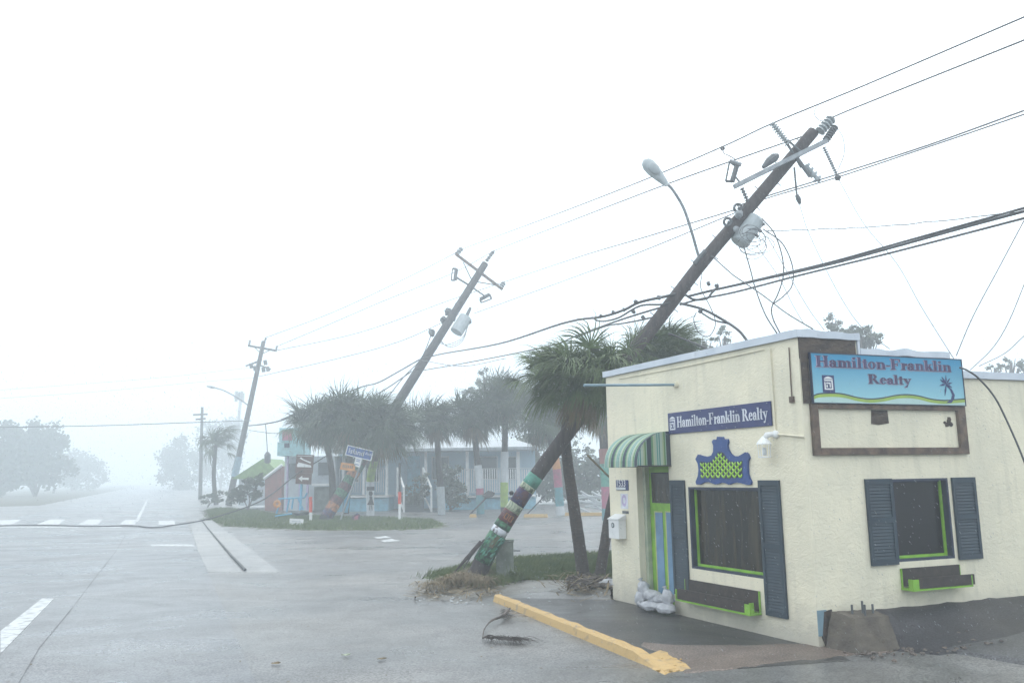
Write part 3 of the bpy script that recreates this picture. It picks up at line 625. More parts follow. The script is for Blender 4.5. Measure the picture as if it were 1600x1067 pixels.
# ================================================================ SIGNS ON THE BUILDING
def ramp_mat(name, axis_lo, axis_hi, c0, c1):
    m = mat(name, c0, .35, c0, 3); t = m.node_tree; n = t.nodes; b = n['Principled BSDF']
    tcn = [x for x in n if x.type == 'TEX_COORD'][0]; s_ = n.new('ShaderNodeSeparateXYZ'); t.links.new(tcn.outputs['Object'], s_.inputs[0])
    q = n.new('ShaderNodeMapRange'); q.inputs['From Min'].default_value = axis_lo; q.inputs['From Max'].default_value = axis_hi; t.links.new(s_.outputs['Z'], q.inputs['Value'])
    x = n.new('ShaderNodeMixRGB'); x.inputs['Color1'].default_value = (*c0, 1); x.inputs['Color2'].default_value = (*c1, 1); t.links.new(q.outputs[0], x.inputs['Fac']); t.links.new(x.outputs[0], b.inputs['Base Color'])
ramp_mat('print_sky', -0.26, 0.26, (0.27, 0.53, 0.60), (0.018, 0.24, 0.43))
mat('print_water', (0.42, 0.58, 0.56), .4, (0.38, 0.54, 0.52), 3)
sg = thing('shop_sign', WB.pt(1.43, 3.25, .06), 'turquoise printed board reading Hamilton-Franklin Realty above the empty timber frame', 'sign', 'realty signs on the building')
b = MB(); b.wbox(WB, .135, 2.728, 2.937, 3.572, .03, .06); b.build('panel', 'print_sky', sg)
b = MB(); 
for z in ((.126, 2.735, 2.929, 2.939), (.126, 2.735, 3.567, 3.578)): b.wbox(WB, *z, .028, .068)
b.wbox(WB, .126, .137, 2.939, 3.567, .028, .068); b.wbox(WB, 2.724, 2.735, 2.939, 3.567, .028, .068); b.build('edging', 'navy_frame', sg)
def wy(u):
    t = (u - .135) / 2.593
    return 3.085 - 0.045 * math.sin((t - .02) * math.pi * 2 * 1.05 - 1.2) * (1 if t < .9 else .8) - .02 * t
wavepts = [(1267, 617), (1280, 614), (1303, 613.2), (1320, 615), (1340, 620), (1360, 622.3), (1380, 620.5), (1400, 616.5), (1418, 615.5), (1435, 617.5), (1455, 622.5), (1475, 624.5), (1490, 623.5), (1502, 622)]
wp = [WB.uw(x, y, .06) for x, y in wavepts]; wp[0] = (.137, wp[0][1]); wp[-1] = (2.724, wp[-1][1])
wps = [(q.x, q.y) for q in smoothpts([V((a, c, 0)) for a, c in wp], 4)]
def band(d0, d1, off, m_, nm):
    mbx = MB()
    for i in range(len(wps) - 1):
        (a, c), (d, f_) = wps[i], wps[i + 1]
        lo0 = c - d1 if d1 is not None else 2.94; lo1 = f_ - d1 if d1 is not None else 2.94
        mbx.prism([WB.pt(a, lo0, off), WB.pt(d, lo1, off), WB.pt(d, f_ - d0, off), WB.pt(a, c - d0, off)], [WB.pt(a, lo0, .058), WB.pt(d, lo1, .058), WB.pt(d, f_ - d0, .058), WB.pt(a, c - d0, .058)])
    mbx.build(nm, m_, sg)
band(0.03, None, .0605, 'print_water', 'water_band'); band(0.008, .055, .0612, 'chartreuse', 'green_band'); band(0, .016, .062, 'navy_frame', 'wave_line')
fB = lambda uo, wo: (lambda x, y, e_: WB.pt(uo + x, wo + y, e_))
a0 = WB.uw(1275, 579, .06); a1 = WB.uw(1486.5, 583, .06); h0 = WB.uw(1277, 559, .06)[1] - WB.uw(1277, 578.5, .06)[1]
print('letters', a0, a1, h0)
b = MB(); serif(b, 'Hamilton-Franklin', fB(a0[0], 3.395), a1[0] - a0[0], .145, .0625, dx=-.007, dy=-.006, grow=.022)
r0 = WB.uw(1357.5, 606, .06); r1 = WB.uw(1424, 607, .06)
serif(b, 'Realty', fB(r0[0], 3.20), r1[0] - r0[0], .125, .0625, dx=-.007, dy=-.006, grow=.022); b.build('lettering_edge', 'letter_mauve', sg)
b = MB(); serif(b, 'Hamilton-Franklin', fB(a0[0], 3.395), a1[0] - a0[0], .145, .069); serif(b, 'Realty', fB(r0[0], 3.20), r1[0] - r0[0], .125, .069); b.build('lettering', 'letter_purple', sg)
def logo(mbk, mbw, f, W_, H_, e, k=True):
    if k: mbk.prism([f(x, y, e) for x, y in ((0, 0), (W_, 0), (W_, H_), (0, H_))], [f(x, y, e - .003) for x, y in ((0, 0), (W_, 0), (W_, H_), (0, H_))])
    def rc(x0, y0, x1, y1):
        p = [(x0 * W_, y0 * H_), (x1 * W_, y0 * H_), (x1 * W_, y1 * H_), (x0 * W_, y1 * H_)]; mbw.prism([f(*q, e + .002) for q in p], [f(*q, e) for q in p])
    p = [(.1 * W_, .78 * H_), (.9 * W_, .78 * H_), (.72 * W_, .88 * H_), (.5 * W_, .93 * H_), (.28 * W_, .88 * H_)]; mbw.prism([f(*q, e + .002) for q in p], [f(*q, e) for q in p])
    rc(.14, .66, .86, .74); rc(.74, .16, .86, .66); rc(.14, .16, .74, .24); rc(.14, .24, .24, .60); rc(.30, .50, .66, .58); rc(.58, .30, .66, .50); rc(.30, .30, .42, .44)
l0 = WB.uw(1286, 613, .06); l1 = WB.uw(1302.5, 586.5, .06)
bk_, bw_ = MB(), MB(); logo(bk_, bw_, fB(l0[0], l0[1]), l1[0] - l0[0], l1[1] - l0[1], .0645)
lg = bk_.build('logo', 'sign_navy', sg); bw_.build('logo_mark', 'white', lg)
# printed palm
b = MB(); tr = [(1482, 629.5), (1488, 624), (1489.5, 617), (1486, 609), (1478, 601)]; wdt = [.05, .028, .024, .02, .016]
tp = [WB.uw(x, y, .06) for x, y in tr]
for i in range(4):
    b.prism([WB.pt(tp[i][0] - wdt[i], tp[i][1], .064), WB.pt(tp[i][0] + wdt[i], tp[i][1], .064), WB.pt(tp[i + 1][0] + wdt[i + 1], tp[i + 1][1], .064), WB.pt(tp[i + 1][0] - wdt[i + 1], tp[i + 1][1], .064)],
            [WB.pt(tp[i][0] - wdt[i], tp[i][1], .0625), WB.pt(tp[i][0] + wdt[i], tp[i][1], .0625), WB.pt(tp[i + 1][0] + wdt[i + 1], tp[i + 1][1], .0625), WB.pt(tp[i + 1][0] - wdt[i + 1], tp[i + 1][1], .0625)])
cu_, cw_ = WB.uw(1478, 600, .06)
for k, (a, ln) in enumerate(((85, .125), (45, .12), (10, .12), (-25, .12), (-105, .17), (190, .13), (150, .12), (125, .12))):
    dx, dy = math.cos(R(a)), math.sin(R(a)); pl = [(0, 0), (ln * .5 * dx - dy * .014, ln * .5 * dy + dx * .014), (ln * dx, ln * dy), (ln * .5 * dx + dy * .014, ln * .5 * dy - dx * .014)]
    b.prism([WB.pt(cu_ + p, cw_ + q, .0645 + k * .0004) for p, q in pl], [WB.pt(cu_ + p, cw_ + q, .0625) for p, q in pl])
b.build('palm_motif', 'sign_navy', sg)
# timber frame below
tf = thing('timber_sign_frame', WB.pt(1.43, 2.6, .03), 'weathered brown timber frame with its sign missing, under the turquoise board', 'sign frame')
for z in ((.108, .215, 2.28, 2.926), (2.594, 2.737, 2.28, 2.926), (.216, 2.593, 2.28, 2.372), (.216, 2.593, 2.866, 2.926)):
    b = MB(); b.wbox(WB, *z, .0, .045); b.build('board', 'brown_board', tf, bevel=.004)
# blue sign on road wall
s2 = thing('name_sign', WA.pt(1.67, 2.84, .02), 'long navy board with pale Hamilton-Franklin Realty lettering on the road-facing wall', 'sign', 'realty signs on the building')
b = MB(); b.wbox(WA, .537, 2.81, 2.683, 3.007, .004, .024); b.build('panel', 'sign_navy', s2, bevel=.003)
fA = lambda uo, wo: (lambda x, y, e_: WA.pt(uo - x, wo + y, e_))
b = MB(); serif(b, 'Hamilton-Franklin Realty', fA(2.58, 2.775), 1.98, .165, .0285); b.build('lettering', 'lettering_pale', s2)
bw_ = MB(); logo(MB(), bw_, fA(2.79, 2.70), .19, .27, .0245, False); bw_.build('logo_mark', 'lettering_pale', s2)
for u in (.6, 1.25, 2.0, 2.72):
    for z in (2.705, 2.985): b = MB(); b.ball(WA.pt(u, z, .025), .008, 6, 4); b.build('screw', 'steel', s2)
# ornamental plaque
pq = thing('wall_ornament', WA.pt(1.62, 2.1, .02), 'blue scalloped wall ornament with lime basket-weave centre above the road-side window', 'ornament')
def cpx(x, y): return WA.uw(1080 + x / 10, 670 + y / 10, .03)
outer = [(75, 470), (110, 405), (160, 425), (250, 445), (320, 420), (350, 360), (352, 260), (332, 200), (350, 175), (400, 175), (410, 130), (488, 132), (500, 165), (560, 165), (572, 205), (556, 260), (570, 320), (610, 395), (660, 432), (740, 435), (800, 400), (850, 370), (880, 395), (902, 450), (880, 500), (875, 600), (880, 700), (905, 780), (932, 830), (925, 862), (870, 865), (780, 835), (700, 825), (640, 840), (590, 862), (540, 840), (470, 825), (420, 850), (380, 858), (330, 840), (270, 815), (200, 825), (140, 858), (85, 858), (78, 825), (110, 740), (122, 640), (110, 540)]
inner = [(150, 505), (250, 525), (330, 500), (380, 440), (415, 370), (455, 355), (510, 370), (560, 450), (610, 500), (700, 515), (770, 505), (806, 490), (806, 620), (808, 745), (740, 755), (680, 750), (620, 765), (570, 785), (520, 765), (470, 750), (420, 765), (370, 785), (310, 760), (230, 750), (155, 765), (150, 640)]
po = [cpx(*p) for p in outer]; pi_ = [cpx(*p) for p in inner]
b = MB(); b.prism([WA.pt(u, z, .035) for u, z in po], [WA.pt(u, z, .002) for u, z in po]); b.build('border', 'royal', pq, bevel=.008)
b = MB(); b.prism([WA.pt(u, z, .0385) for u, z in pi_], [WA.pt(u, z, .034) for u, z in pi_]); b.build('backing', 'navy_frame', pq)
b = MB(); umin = min(p[0] for p in pi_); umax = max(p[0] for p in pi_); wmin = min(p[1] for p in pi_); wmax = max(p[1] for p in pi_)
pz = 0.058; k = 0; zz = wmin
row = 0
while zz < wmax:
    u = umin + (pz if row % 2 else 0)
    while u < umax:
        if inpoly(u, zz, pi_):
            for sgn in (-1, 1):
                ax = (WA.u * sgn * 0.6 + V((0, 0, .8))).normalized(); ay = WA.n; az = ax.cross(ay)
                b.ball(WA.pt(u + sgn * .022, zz, .042), (.036, .012, .014), 6, 4, ax=(az * (-1), ay, ax) if False else (ax, ay, az))
        u += pz * 2
    zz += .042; row += 1
b.build('lattice', 'lime_lattice', pq, smooth=True)
# lantern
lt = thing('wall_lantern', WA.pt(.68, 2.4, .2), 'small white carriage lantern on a short arm beside the navy name board', 'lantern')
lu, ln_ = .565, .15
b = MB(); cc = lambda z: WA.pt(lu, z, ln_)
b.tube([cc(2.44), cc(2.47), cc(2.52), cc(2.545)], [.10, .085, .04, .014], 10); b.build('cap', 'white', lt, smooth=False)
b = MB(); b.tube([cc(2.268), cc(2.283)], [.084, .084], 10)
for k in range(6):
    a = k * math.pi / 3; d = WA.u * math.cos(a) * .074 + WA.n * math.sin(a) * .074; b.tube([cc(2.28) + d, cc(2.445) + d * 1.12], .005, 4)
b.build('cage', 'white', lt)
b = MB(); b.tube([cc(2.30), cc(2.35), cc(2.40)], [.02, .03, .015], 8); b.build('bulb', 'offwhite', lt, smooth=True)
b = MB(); b.tube([cc(2.5), WA.pt(.53, 2.56, .12), WA.pt(.49, 2.57, .05), WA.pt(.48, 2.565, 0)], [.03, .04, .035, .035], 8); b.ball(WA.pt(.48, 2.565, .02), .055, 8, 6); b.build('arm', 'white', lt, smooth=True)
# number plate, notice, mailbox
npl = thing('house_number_plate', WA.pt(4.21, 1.9, .01), 'small blue and white number plate under the striped awning', 'number plate')
b = MB(); b.wbox(WA, 4.02, 4.40, 1.815, 1.985, .002, .014); b.build('plate', 'sign_navy', npl, bevel=.01)
b = MB(); b.wbox(WA, 4.10, 4.39, 1.825, 1.865, .0145, .016); b.build('field', 'offwhite', npl)
sans('1533', .15, frame4(WA.pt(4.235, 1.925, .018), -WA.u, V((0, 0, 1)), WA.n), 'white', npl, 'digits', .001)
nt_ = thing('paper_notice', WA.pt(4.17, 1.62, .005), 'pale sheet with a lavender oval wreath taped above the mailbox', 'notice')
b = MB(); b.wbox(WA, 4.06, 4.28, 1.51, 1.76, .001, .004); b.build('sheet', 'lettering_pale', nt_)
b = MB()
for i in range(20):
    a, c = 2 * math.pi * i / 20, 2 * math.pi * (i + 1) / 20
    b.poly([WA.pt(4.17 + .075 * math.cos(a), 1.645 + .10 * math.sin(a), .0055), WA.pt(4.17 + .075 * math.cos(c), 1.645 + .10 * math.sin(c), .0055), WA.pt(4.17 + .04 * math.cos(c), 1.645 + .05 * math.sin(c), .0055), WA.pt(4.17 + .04 * math.cos(a), 1.645 + .05 * math.sin(a), .0055)])
b.build('wreath_print', 'lavender', nt_)
b = MB(); b.wbox(WA, 4.05, 4.24, 1.43, 1.475, .001, .006); b.build('label_strip', 'hardware', nt_)
ml = thing('mailbox', WA.pt(4.27, 1.05, .05), 'white wall mailbox with a round dark emblem by the green door', 'mailbox')
b = MB(); b.wbox(WA, 4.14, 4.46, 1.02, 1.33, .004, .15); b.build('body', 'white', ml, bevel=.006)
b = MB(); b.hexa([WA.pt(4.13, 1.332, .004), WA.pt(4.47, 1.332, .004), WA.pt(4.47, 1.332, .165), WA.pt(4.13, 1.332, .165), WA.pt(4.13, 1.42, .004), WA.pt(4.47, 1.42, .004), WA.pt(4.47, 1.345, .165), WA.pt(4.13, 1.345, .165)]); b.build('lid', 'white', ml)
b = MB(); b.tube([WA.pt(4.32, 1.24, .149), WA.pt(4.32, 1.24, .156)], .045, 14); b.build('emblem', 'hardware', ml)
b = MB(); b.tube([WA.pt(4.32, 1.24, .156), WA.pt(4.32, 1.24, .159)], .028, 14); b.build('emblem_centre', 'can_grey', ml)

# ---------------------------------------------------------------- sandbags
SB = [((1001, 936), .10, 80, 'flattened white sandbag in the corner of the door recess'), ((1016, 946), .22, 10, 'lower white sandbag at the foot of the heap on the number plate side'),
      ((1040, 950), .20, -5, 'lower white sandbag nearest the road-side shutter'), ((1019, 929), .14, -14, 'white sandbag lying on top of the heap by the door post'),
      ((1043, 934), .14, 70, 'upright slumped white sandbag at the window end of the heap'), ((1030, 935), .10, 25, 'white sandbag in the middle of the heap against the lime green door'), ((1006, 920), .04, 60, 'topmost white sandbag tucked into the recess beside the door post')]
for i, ((sx0, sy0), n_, an, lb) in enumerate(SB):
    u, z = WA.uw(sx0, sy0, n_); c = WA.pt(u, max(z, .07), n_); a = R(an); t = V((0, 0, 1))
    ux = (WA.u * math.cos(a) + t * math.sin(a)) if an > 50 else (WA.u * math.cos(a) + WA.n * math.sin(a)); uy = WA.n if an > 50 else (WA.n * math.cos(a) - WA.u * math.sin(a)); uz = ux.cross(uy)
    L3 = (.13, .085, .11) if an > 50 else (.19, .13, .075)
    b = MB(); b.ball(c, L3, 26, 16, ax=(ux, uy, uz), noise_amp=.22, seed=i + 1); b.tube([c + ux * L3[0] * .9, c + ux * (L3[0] * 1.15), c + ux * (L3[0] * 1.35)], [.035, .018, .045], 8)
    tag(b.build('sandbag', 'sandbag', smooth=True, origin=c - V((0, 0, .08))), lb, 'sandbag', 'sandbags at the door')
c = gp(957, 918) + V((-.03, .05, .07)); b = MB(); b.ball(c, (.2, .13, .09), 18, 10, noise_amp=.3, seed=22)
tag(b.build('sandbag', 'sandbag', smooth=True, origin=c - V((0, 0, .08))), 'lone white sandbag beside the uprooted palm bases', 'sandbag', 'sandbags at the door')

# ---------------------------------------------------------------- concrete block with bolts
bb = [gp(1277, 1006) , gp(1352, 1011), gp(1392, 988), gp(1300, 985)]
tb = [at(1291, 955, 10.55), at(1330, 961, 10.50), at(1378, 960, 10.75), at(1340, 953, 11.1)]
cb = thing('concrete_footing', gp(1320, 1005), 'tapered brown concrete footing with rusty anchor bolts at the building corner', 'footing')
b = MB(); b0 = [WB.pt(.04, -.03, .12), WB.pt(.14, -.03, .62), WB.pt(.95, -.03, .66), WB.pt(1.05, -.03, .05)]
q = [gp(1283, 1012), gp(1347, 1016), gp(1392, 996), gp(1330, 985)]; q2 = [WB.pt(.17, .41, .05), WB.pt(.27, .36, .34), WB.pt(.74, .36, .38), WB.pt(.82, .38, .05)]
hb = [WB.pt(.03, -.05, .06), WB.pt(.10, -.05, .50), WB.pt(.74, -.05, .54), WB.pt(.95, .10, .05)]
b.hexa(hb + q2); bo = b.build('block', 'block', cb)
sm_ = bo.modifiers.new('s', 'SUBSURF'); sm_.subdivision_type = 'SIMPLE'; sm_.levels = sm_.render_levels = 5
tx_ = bpy.data.textures.new('lumps', 'CLOUDS'); tx_.noise_scale = .12; tx_.noise_depth = 4
dm_ = bo.modifiers.new('d', 'DISPLACE'); dm_.texture = tx_; dm_.strength = .03; dm_.mid_level = .5
for u, n_, h in ((.36, .2, .12), (.50, .26, .12), (.54, .18, .15), (.66, .22, .11)):
    b = MB(); b.tube([WB.pt(u, .35, n_), WB.pt(u, .37 + h, n_)], .014, 7); b.build('anchor_bolt', 'hardware', cb)

b = MB(); r8 = random.Random(8)
for k in range(140):
    u, d = r8.uniform(.0, 1.9), abs(r8.gauss(0, .18)) + .42 + r8.uniform(-.1, .25); 
    if u > 1.0: d = r8.uniform(.25, .95)
    s_ = r8.uniform(.008, .035); b.ball(WB.pt(u, max(0, lotz(u, d)) + s_ * .3 + (.0 if u < 1 else max(0, .2 - d * .3)), d), (s_, s_ * .8, s_ * .5), 6, 4, noise_amp=.7, seed=k)
tag(b.build('rubble', 'rubble'), 'small broken stones and gravel around the concrete footing', None, kind='stuff')

# ---------------------------------------------------------------- kerb
kp0, kp1 = gp(770, 938), gp(1030, 1047); kd = (kp1 - kp0); kl = kd.length; kd.normalize(); kn = V((kd.y, -kd.x, 0)) * -1
b = MB(); NN = 70
def kprof(i):
    s_ = kl * i / NN; j = .01 * noise.noise(V((s_ * 3, 0, 7))); wd = .17; h = .10 + j
    o = kp0 + kd * s_
    if i > NN - 8: wd += (i - NN + 8) * .008; h *= 1 - (i - NN + 8) * .12
    return [o + V((0, 0, -.03)), o + kn * .03 + V((0, 0, h - .02)), o + kn * .055 + V((0, 0, h)), o + kn * (wd - .03) + V((0, 0, h + j)), o + kn * wd + V((0, 0, h - .025)), o + kn * (wd + .01) + V((0, 0, -.03))]
pv = None
for i in range(NN + 1):
    p = kprof(i)
    if pv:
        for k in range(5): b.poly([pv[k], p[k], p[k + 1], pv[k + 1]])
    else: b.poly(p)
    pv = p
b.poly(pv)
tag(b.build('kerb', 'yellow_paint', origin=kp0), 'long worn yellow kerb running from the pole base to the parking lot', 'kerb')
b = MB()
for k in range(26):
    c = gp(rnd.uniform(1022, 1070), rnd.uniform(1028, 1050)); s_ = rnd.uniform(.006, .03); b.ball(c + V((0, 0, .004)), (s_, s_ * .7, s_ * .4), 6, 4, noise_amp=.5, seed=k)
tag(b.build('kerb_rubble', 'yellow_paint'), 'crumbled yellow painted concrete at the broken end of the kerb', None, kind='stuff')

# ================================================================ POLES
def cyl(p, q, r, m, par, name, n=8, r2=None, smooth=True):
    b = MB(); b.tube([p, q], [r, r2 if r2 is not None else r], n); return b.build(name, m, par, smooth=False)
def insul(p, q, r, m, par, n=8, name='insulator'):
    b = MB(); p, q = V(p), V(q); pts = [p]; rad = [r * .3]
    for i in range(n):
        t0, t1 = (i + .1) / n, (i + .6) / n
        pts += [p.lerp(q, t0), p.lerp(q, t0 + .01), p.lerp(q, t1), p.lerp(q, t1 + .01)]; rad += [r * .45, r, r * .85, r * .45]
    pts.append(q); rad.append(r * .3); b.tube(pts, rad, 10); return b.build(name, m, par)
def box_between(p, q, wd, ht, m, par, name, ref=V((0, 1, 0))):
    p, q = V(p), V(q); d = (q - p).normalized(); s_ = (ref - d * ref.dot(d)).normalized(); t = d.cross(s_)
    b = MB(); b.hexa([p + s_ * wd / 2 - t * ht / 2, p - s_ * wd / 2 - t * ht / 2, p - s_ * wd / 2 + t * ht / 2, p + s_ * wd / 2 + t * ht / 2, q + s_ * wd / 2 - t * ht / 2, q - s_ * wd / 2 - t * ht / 2, q - s_ * wd / 2 + t * ht / 2, q + s_ * wd / 2 + t * ht / 2])
    return b.build(name, m, par)
Y1 = 17.64
def a1_(x, y, d=0): return at(x, y, Y1 + d)
base1 = a1_(741, 903); base1 = V((base1.x, base1.y, -.05)); top1 = a1_(1271, 206)
p1 = thing('utility_pole', base1, 'big leaning brown utility pole with painted artwork wrapped round its foot', 'utility pole', 'storm-tilted utility poles along the road')
PC = [(740, 905), (762, 861), (797, 803), (838, 743), (930, 620), (1009, 524), (1046, 477), (1104, 402), (1190, 302), (1271, 206)]
PL = [a1_(*q) for q in PC]; PL[0] = base1; crv = smoothpts(PL, 12); acc = [0.0]
for i in range(1, len(crv)): acc.append(acc[-1] + (crv[i] - crv[i - 1]).length)
def pp(t):
    d = max(0, min(.99999, t)) * acc[-1]; k = max(i for i in range(len(acc)) if acc[i] <= d); k = min(k, len(crv) - 2)
    return crv[k].lerp(crv[k + 1], (d - acc[k]) / (acc[k + 1] - acc[k]))
def ty(y):   # share of the pole's length at which it is seen at picture row y
    best = min(range(801), key=lambda i: abs((lambda q: 533.5 - FPX * (q - CAM).dot(cup) / (q - CAM).dot(fwd))(pp(i / 800)) - y)); return best / 800
NP = 60; pts = [pp(i / NP) for i in range(NP + 1)]
def prad(t): return .20 - .30 * t if t < .14 else .158 - .028 * (t - .14) / .86
b = MB(); b.tube(pts, [prad(i / NP) * (1 + .03 * noise.noise(V((i, 0, 0)))) for i in range(NP + 1)], 20); shaft = b.build('shaft', 'pole_wood', p1, smooth=True)
for (y0_, y1_, m_) in ((878, 834, 'art_green'), (834, 825, 'art_silver'), (825, 816, 'art_green'), (816, 799, 'art_maroon'), (799, 787, 'art_cream'), (787, 766, 'art_navy'), (766, 758, 'art_cream'), (758, 743, 'teal')):
    t0, t1 = ty(y0_), ty(y1_)
    b = MB(); b.tube([pp(t0), pp((t0 + t1) / 2), pp(t1)], [prad(t0) + .008, prad((t0 + t1) / 2) + .008, prad(t1) + .008], 20); ab = b.build('painted_band', m_, p1, smooth=True)
    dd = (pp(t1) - pp(t0)).normalized(); sd_ = dd.cross(V((0, -1, 0))).normalized(); fr_ = V((0, -1, 0))
    r_ = (prad(t0) + prad(t1)) / 2 + .012
    def sp_(a, t): return pp(t) + (sd_ * math.sin(a) + (fr_ - dd * fr_.dot(dd)).normalized() * math.cos(a)) * r_
    def line(mbx, arr, rr): mbx.tube([sp_(a, t) for a, t in arr], rr, 5)
    if m_ == 'art_maroon':
        b = MB()
        for a in (-.25, .35): line(b, [(a - .18, t0 + .006), (a - .18, t1 - .006), (a + .2, t1 - .006), (a + .2, t0 + .006), (a - .18, t0 + .006)], .008)
        b.build('motif', 'art_orange', ab)
    if m_ == 'art_cream':
        b = MB()
        for a in (-.9, -.5, -.1, .3, .7): line(b, [(a, t0 + .001), (a + .12, (t0 + t1) / 2), (a - .05, t1 - .001)], .004)
        b.build('motif', 'art_green', ab)
    if m_ == 'art_navy':
        b = MB()
        for a in (-.6, 0, .6): line(b, [(a - .3, t0 + .004), (a, t1 - .008), (a + .2, (t0 + t1) / 2), (a + .1, t0 + .004)], .005)
        b.build('motif', 'art_maroon', ab)
    if m_ == 'art_green' and y0_ > 870:
        for k in range(26):
            b = MB(); a = rnd.uniform(-1.3, 1.2); t = rnd.uniform(t0 + .004, t1 - .006); line(b, [(a, t), (a + .13, t + .004), (a + .16, t + .007)], [.004, .014, .003]); b.build('leaf_motif', 'teal', ab)
        b = MB()
        for k in range(3): line(b, [(-.1 + k * .15, t0 + (t1 - t0) * .55), (.0 + k * .15, t0 + (t1 - t0) * .95)], .009)
        b.build('peeled_strip', 'straw', ab)
b = MB(); b.tube([a1_(710, 894, -.2), a1_(728, 873, -.18), a1_(752, 846, -.12)], [.012, .04, .05], 6); b.tube([a1_(724, 888, -.2), a1_(736, 868, -.2), a1_(757, 842, -.15)], [.008, .02, .02], 5); b.build('split_sliver', 'pole_wood', p1)
b = MB(); b.ball(a1_(799, 770, -.05), .05, 8, 6, noise_amp=.4); b.build('bracket', 'dark', p1)
# crossarm and hardware
box_between(a1_(1147, 292, -.22), a1_(1292, 220, -.22), .10, .09, 'steel', p1, 'crossarm')
insul(a1_(1232, 226, -.1), a1_(1206, 192, -.1), .085, 'porcelain', p1, 10)
cyl(a1_(1246, 250, -.1), a1_(1228, 222, -.1), .03, 'hardware', p1, 'bracket'); cyl(a1_(1240, 240, .15), a1_(1252, 262, .15), .03, 'hardware', p1, 'bracket')
cyl(a1_(1252, 238, -.18), a1_(1234, 222, -.18), .025, 'hardware', p1, 'bracket')
cyl(a1_(1246, 248, -.2), a1_(1266, 276, -.2), .045, 'hardware', p1, 'bracket')
insul(a1_(1258, 258, -.15), a1_(1281, 284, -.15), .10, 'can_grey', p1, 4)
insul(a1_(1281, 206, -.05), a1_(1301, 184, -.05), .12, 'porcelain', p1, 5)
insul(a1_(1290, 220, -.2), a1_(1306, 197, -.2), .085, 'hardware', p1, 7)
insul(a1_(1287, 230, -.2), a1_(1307, 272, -.2), .045, 'steel', p1, 12); b = MB(); b.ball(a1_(1309, 278, -.2), .07, 8, 6, noise_amp=.5); b.build('clamp', 'hardware', p1)
cyl(a1_(1241, 262, -.1), a1_(1245, 305, -.1), .022, 'hardware', p1, 'link_rod'); b = MB(); b.tube([a1_(1245, 305, -.1), a1_(1248, 312, -.1), a1_(1250, 319, -.1)], [.04, .055, .03], 7); b.build('clamp', 'hardware', p1)
# cut-outs
def cutout(c1, c2, c3, c4, Y, par, s=1.0):
    b = MB(); b.tube([at(*c1, Y), at(*c2, Y)], .05 * s, 8); b.tube([at(*c3, Y), at(*c4, Y)], .018 * s, 6); b.tube([at(*c1, Y), at(*c3, Y)], .03 * s, 6); b.tube([at(*c2, Y), at(*c4, Y)], .025 * s, 6)
    b.build('fuse_cutout', 'hardware', par)
cutout((1151, 260), (1144, 284), (1140, 252), (1134, 283), Y1 - .2, p1, 1.1)
b = MB(); b.tube([a1_(1140, 252, -.2), a1_(1158, 258, -.2)], .05, 7); b.build('bracket', 'steel', p1)
cyl(a1_(1148, 275, -.2), a1_(1160, 290, -.2), .02, 'hardware', p1, 'bracket')
b = MB(); b.tube([a1_(1192, 262, -.25), a1_(1202, 252, -.25), a1_(1210, 246, -.25), a1_(1216, 243, -.25)], [.04, .09, .1, .05], 8); b.build('arrester', 'hardware', p1)
insul(a1_(1159, 294, -.2), a1_(1169, 316, -.2), .05, 'hardware', p1, 5, 'arrester')
tr0, tr1 = a1_(1154, 380, .05), a1_(1181, 341, .05)
b = MB(); b.tube([tr0, tr0.lerp(tr1, .06), tr0.lerp(tr1, .94), tr1], [.18, .22, .22, .19], 18); tf_ = b.build('transformer', 'can_grey', p1, smooth=False)
for x0, y0, x1, y1 in ((1184, 346, 1192, 342), (1186, 352, 1195, 350), (1183, 358, 1190, 362), (1179, 364, 1184, 370)):
    b = MB(); b.tube([a1_(x0, y0, .0), a1_(x1, y1, -.05)], [.045, .03], 7); b.build('bushing', 'hardware', tf_)
for c in ((1137, 347), (1153, 325)):
    b = MB()
    ring = [a1_(c[0] + 6 * math.cos(a), c[1] + 6 * math.sin(a), -.1) for a in [i * math.pi / 6 for i in range(13)]]; b.tube(ring, .03, 6); b.tube([a1_(c[0], c[1], -.1), a1_(c[0] + 16, c[1] + 6, -.05)], .035, 6); b.build('bracket', 'hardware', p1)
b = MB(); b.ball(a1_(1150, 358, -.2), .07, 8, 6, noise_amp=.4); b.ball(a1_(1155, 335, -.2), .09, 8, 6, noise_amp=.5, seed=4); b.build('clamp', 'steel', p1)
for k in range(16):
    b = MB(); t = .52 + k * .03; o = pp(t); s_ = (1 if k % 2 else -1); d = (top1 - base1).normalized().cross(V((0, 1, 0))).normalized() * s_
    b.tube([o + d * prad(t) * .9, o + d * (prad(t) + .09)], .01, 5); b.build('step_bolt', 'hardware', p1)
# street light
arm = smoothpts([a1_(1093, 405, -.05), a1_(1088, 388, -.15), a1_(1080, 360, -.3), a1_(1068, 325, -.45), a1_(1052, 298, -.55), a1_(1043, 288, -.6)], 5)
b = MB(); b.tube(arm, .032, 8); ar = b.build('lamp_arm', 'steel', p1, smooth=True)
h0_, h1_ = a1_(1043, 290, -.6), a1_(1006, 250, -.7); hd = (h1_ - h0_); hl = hd.length; hd.normalize(); sdv = V((0, -1, 0)); sdv = (sdv - hd * sdv.dot(hd)).normalized(); tv = hd.cross(sdv)
b = MB(); prs = [(0, .05), (.12, .075), (.35, .115), (.6, .15), (.8, .15), (.93, .11), (1.0, .04)]; n0 = len(b.v)
for s_, r_ in prs:
    for k in range(14):
        a = 2 * math.pi * k / 14; b.v.append(h0_ + hd * hl * s_ + tv * r_ * math.cos(a) + sdv * r_ * .65 * math.sin(a))
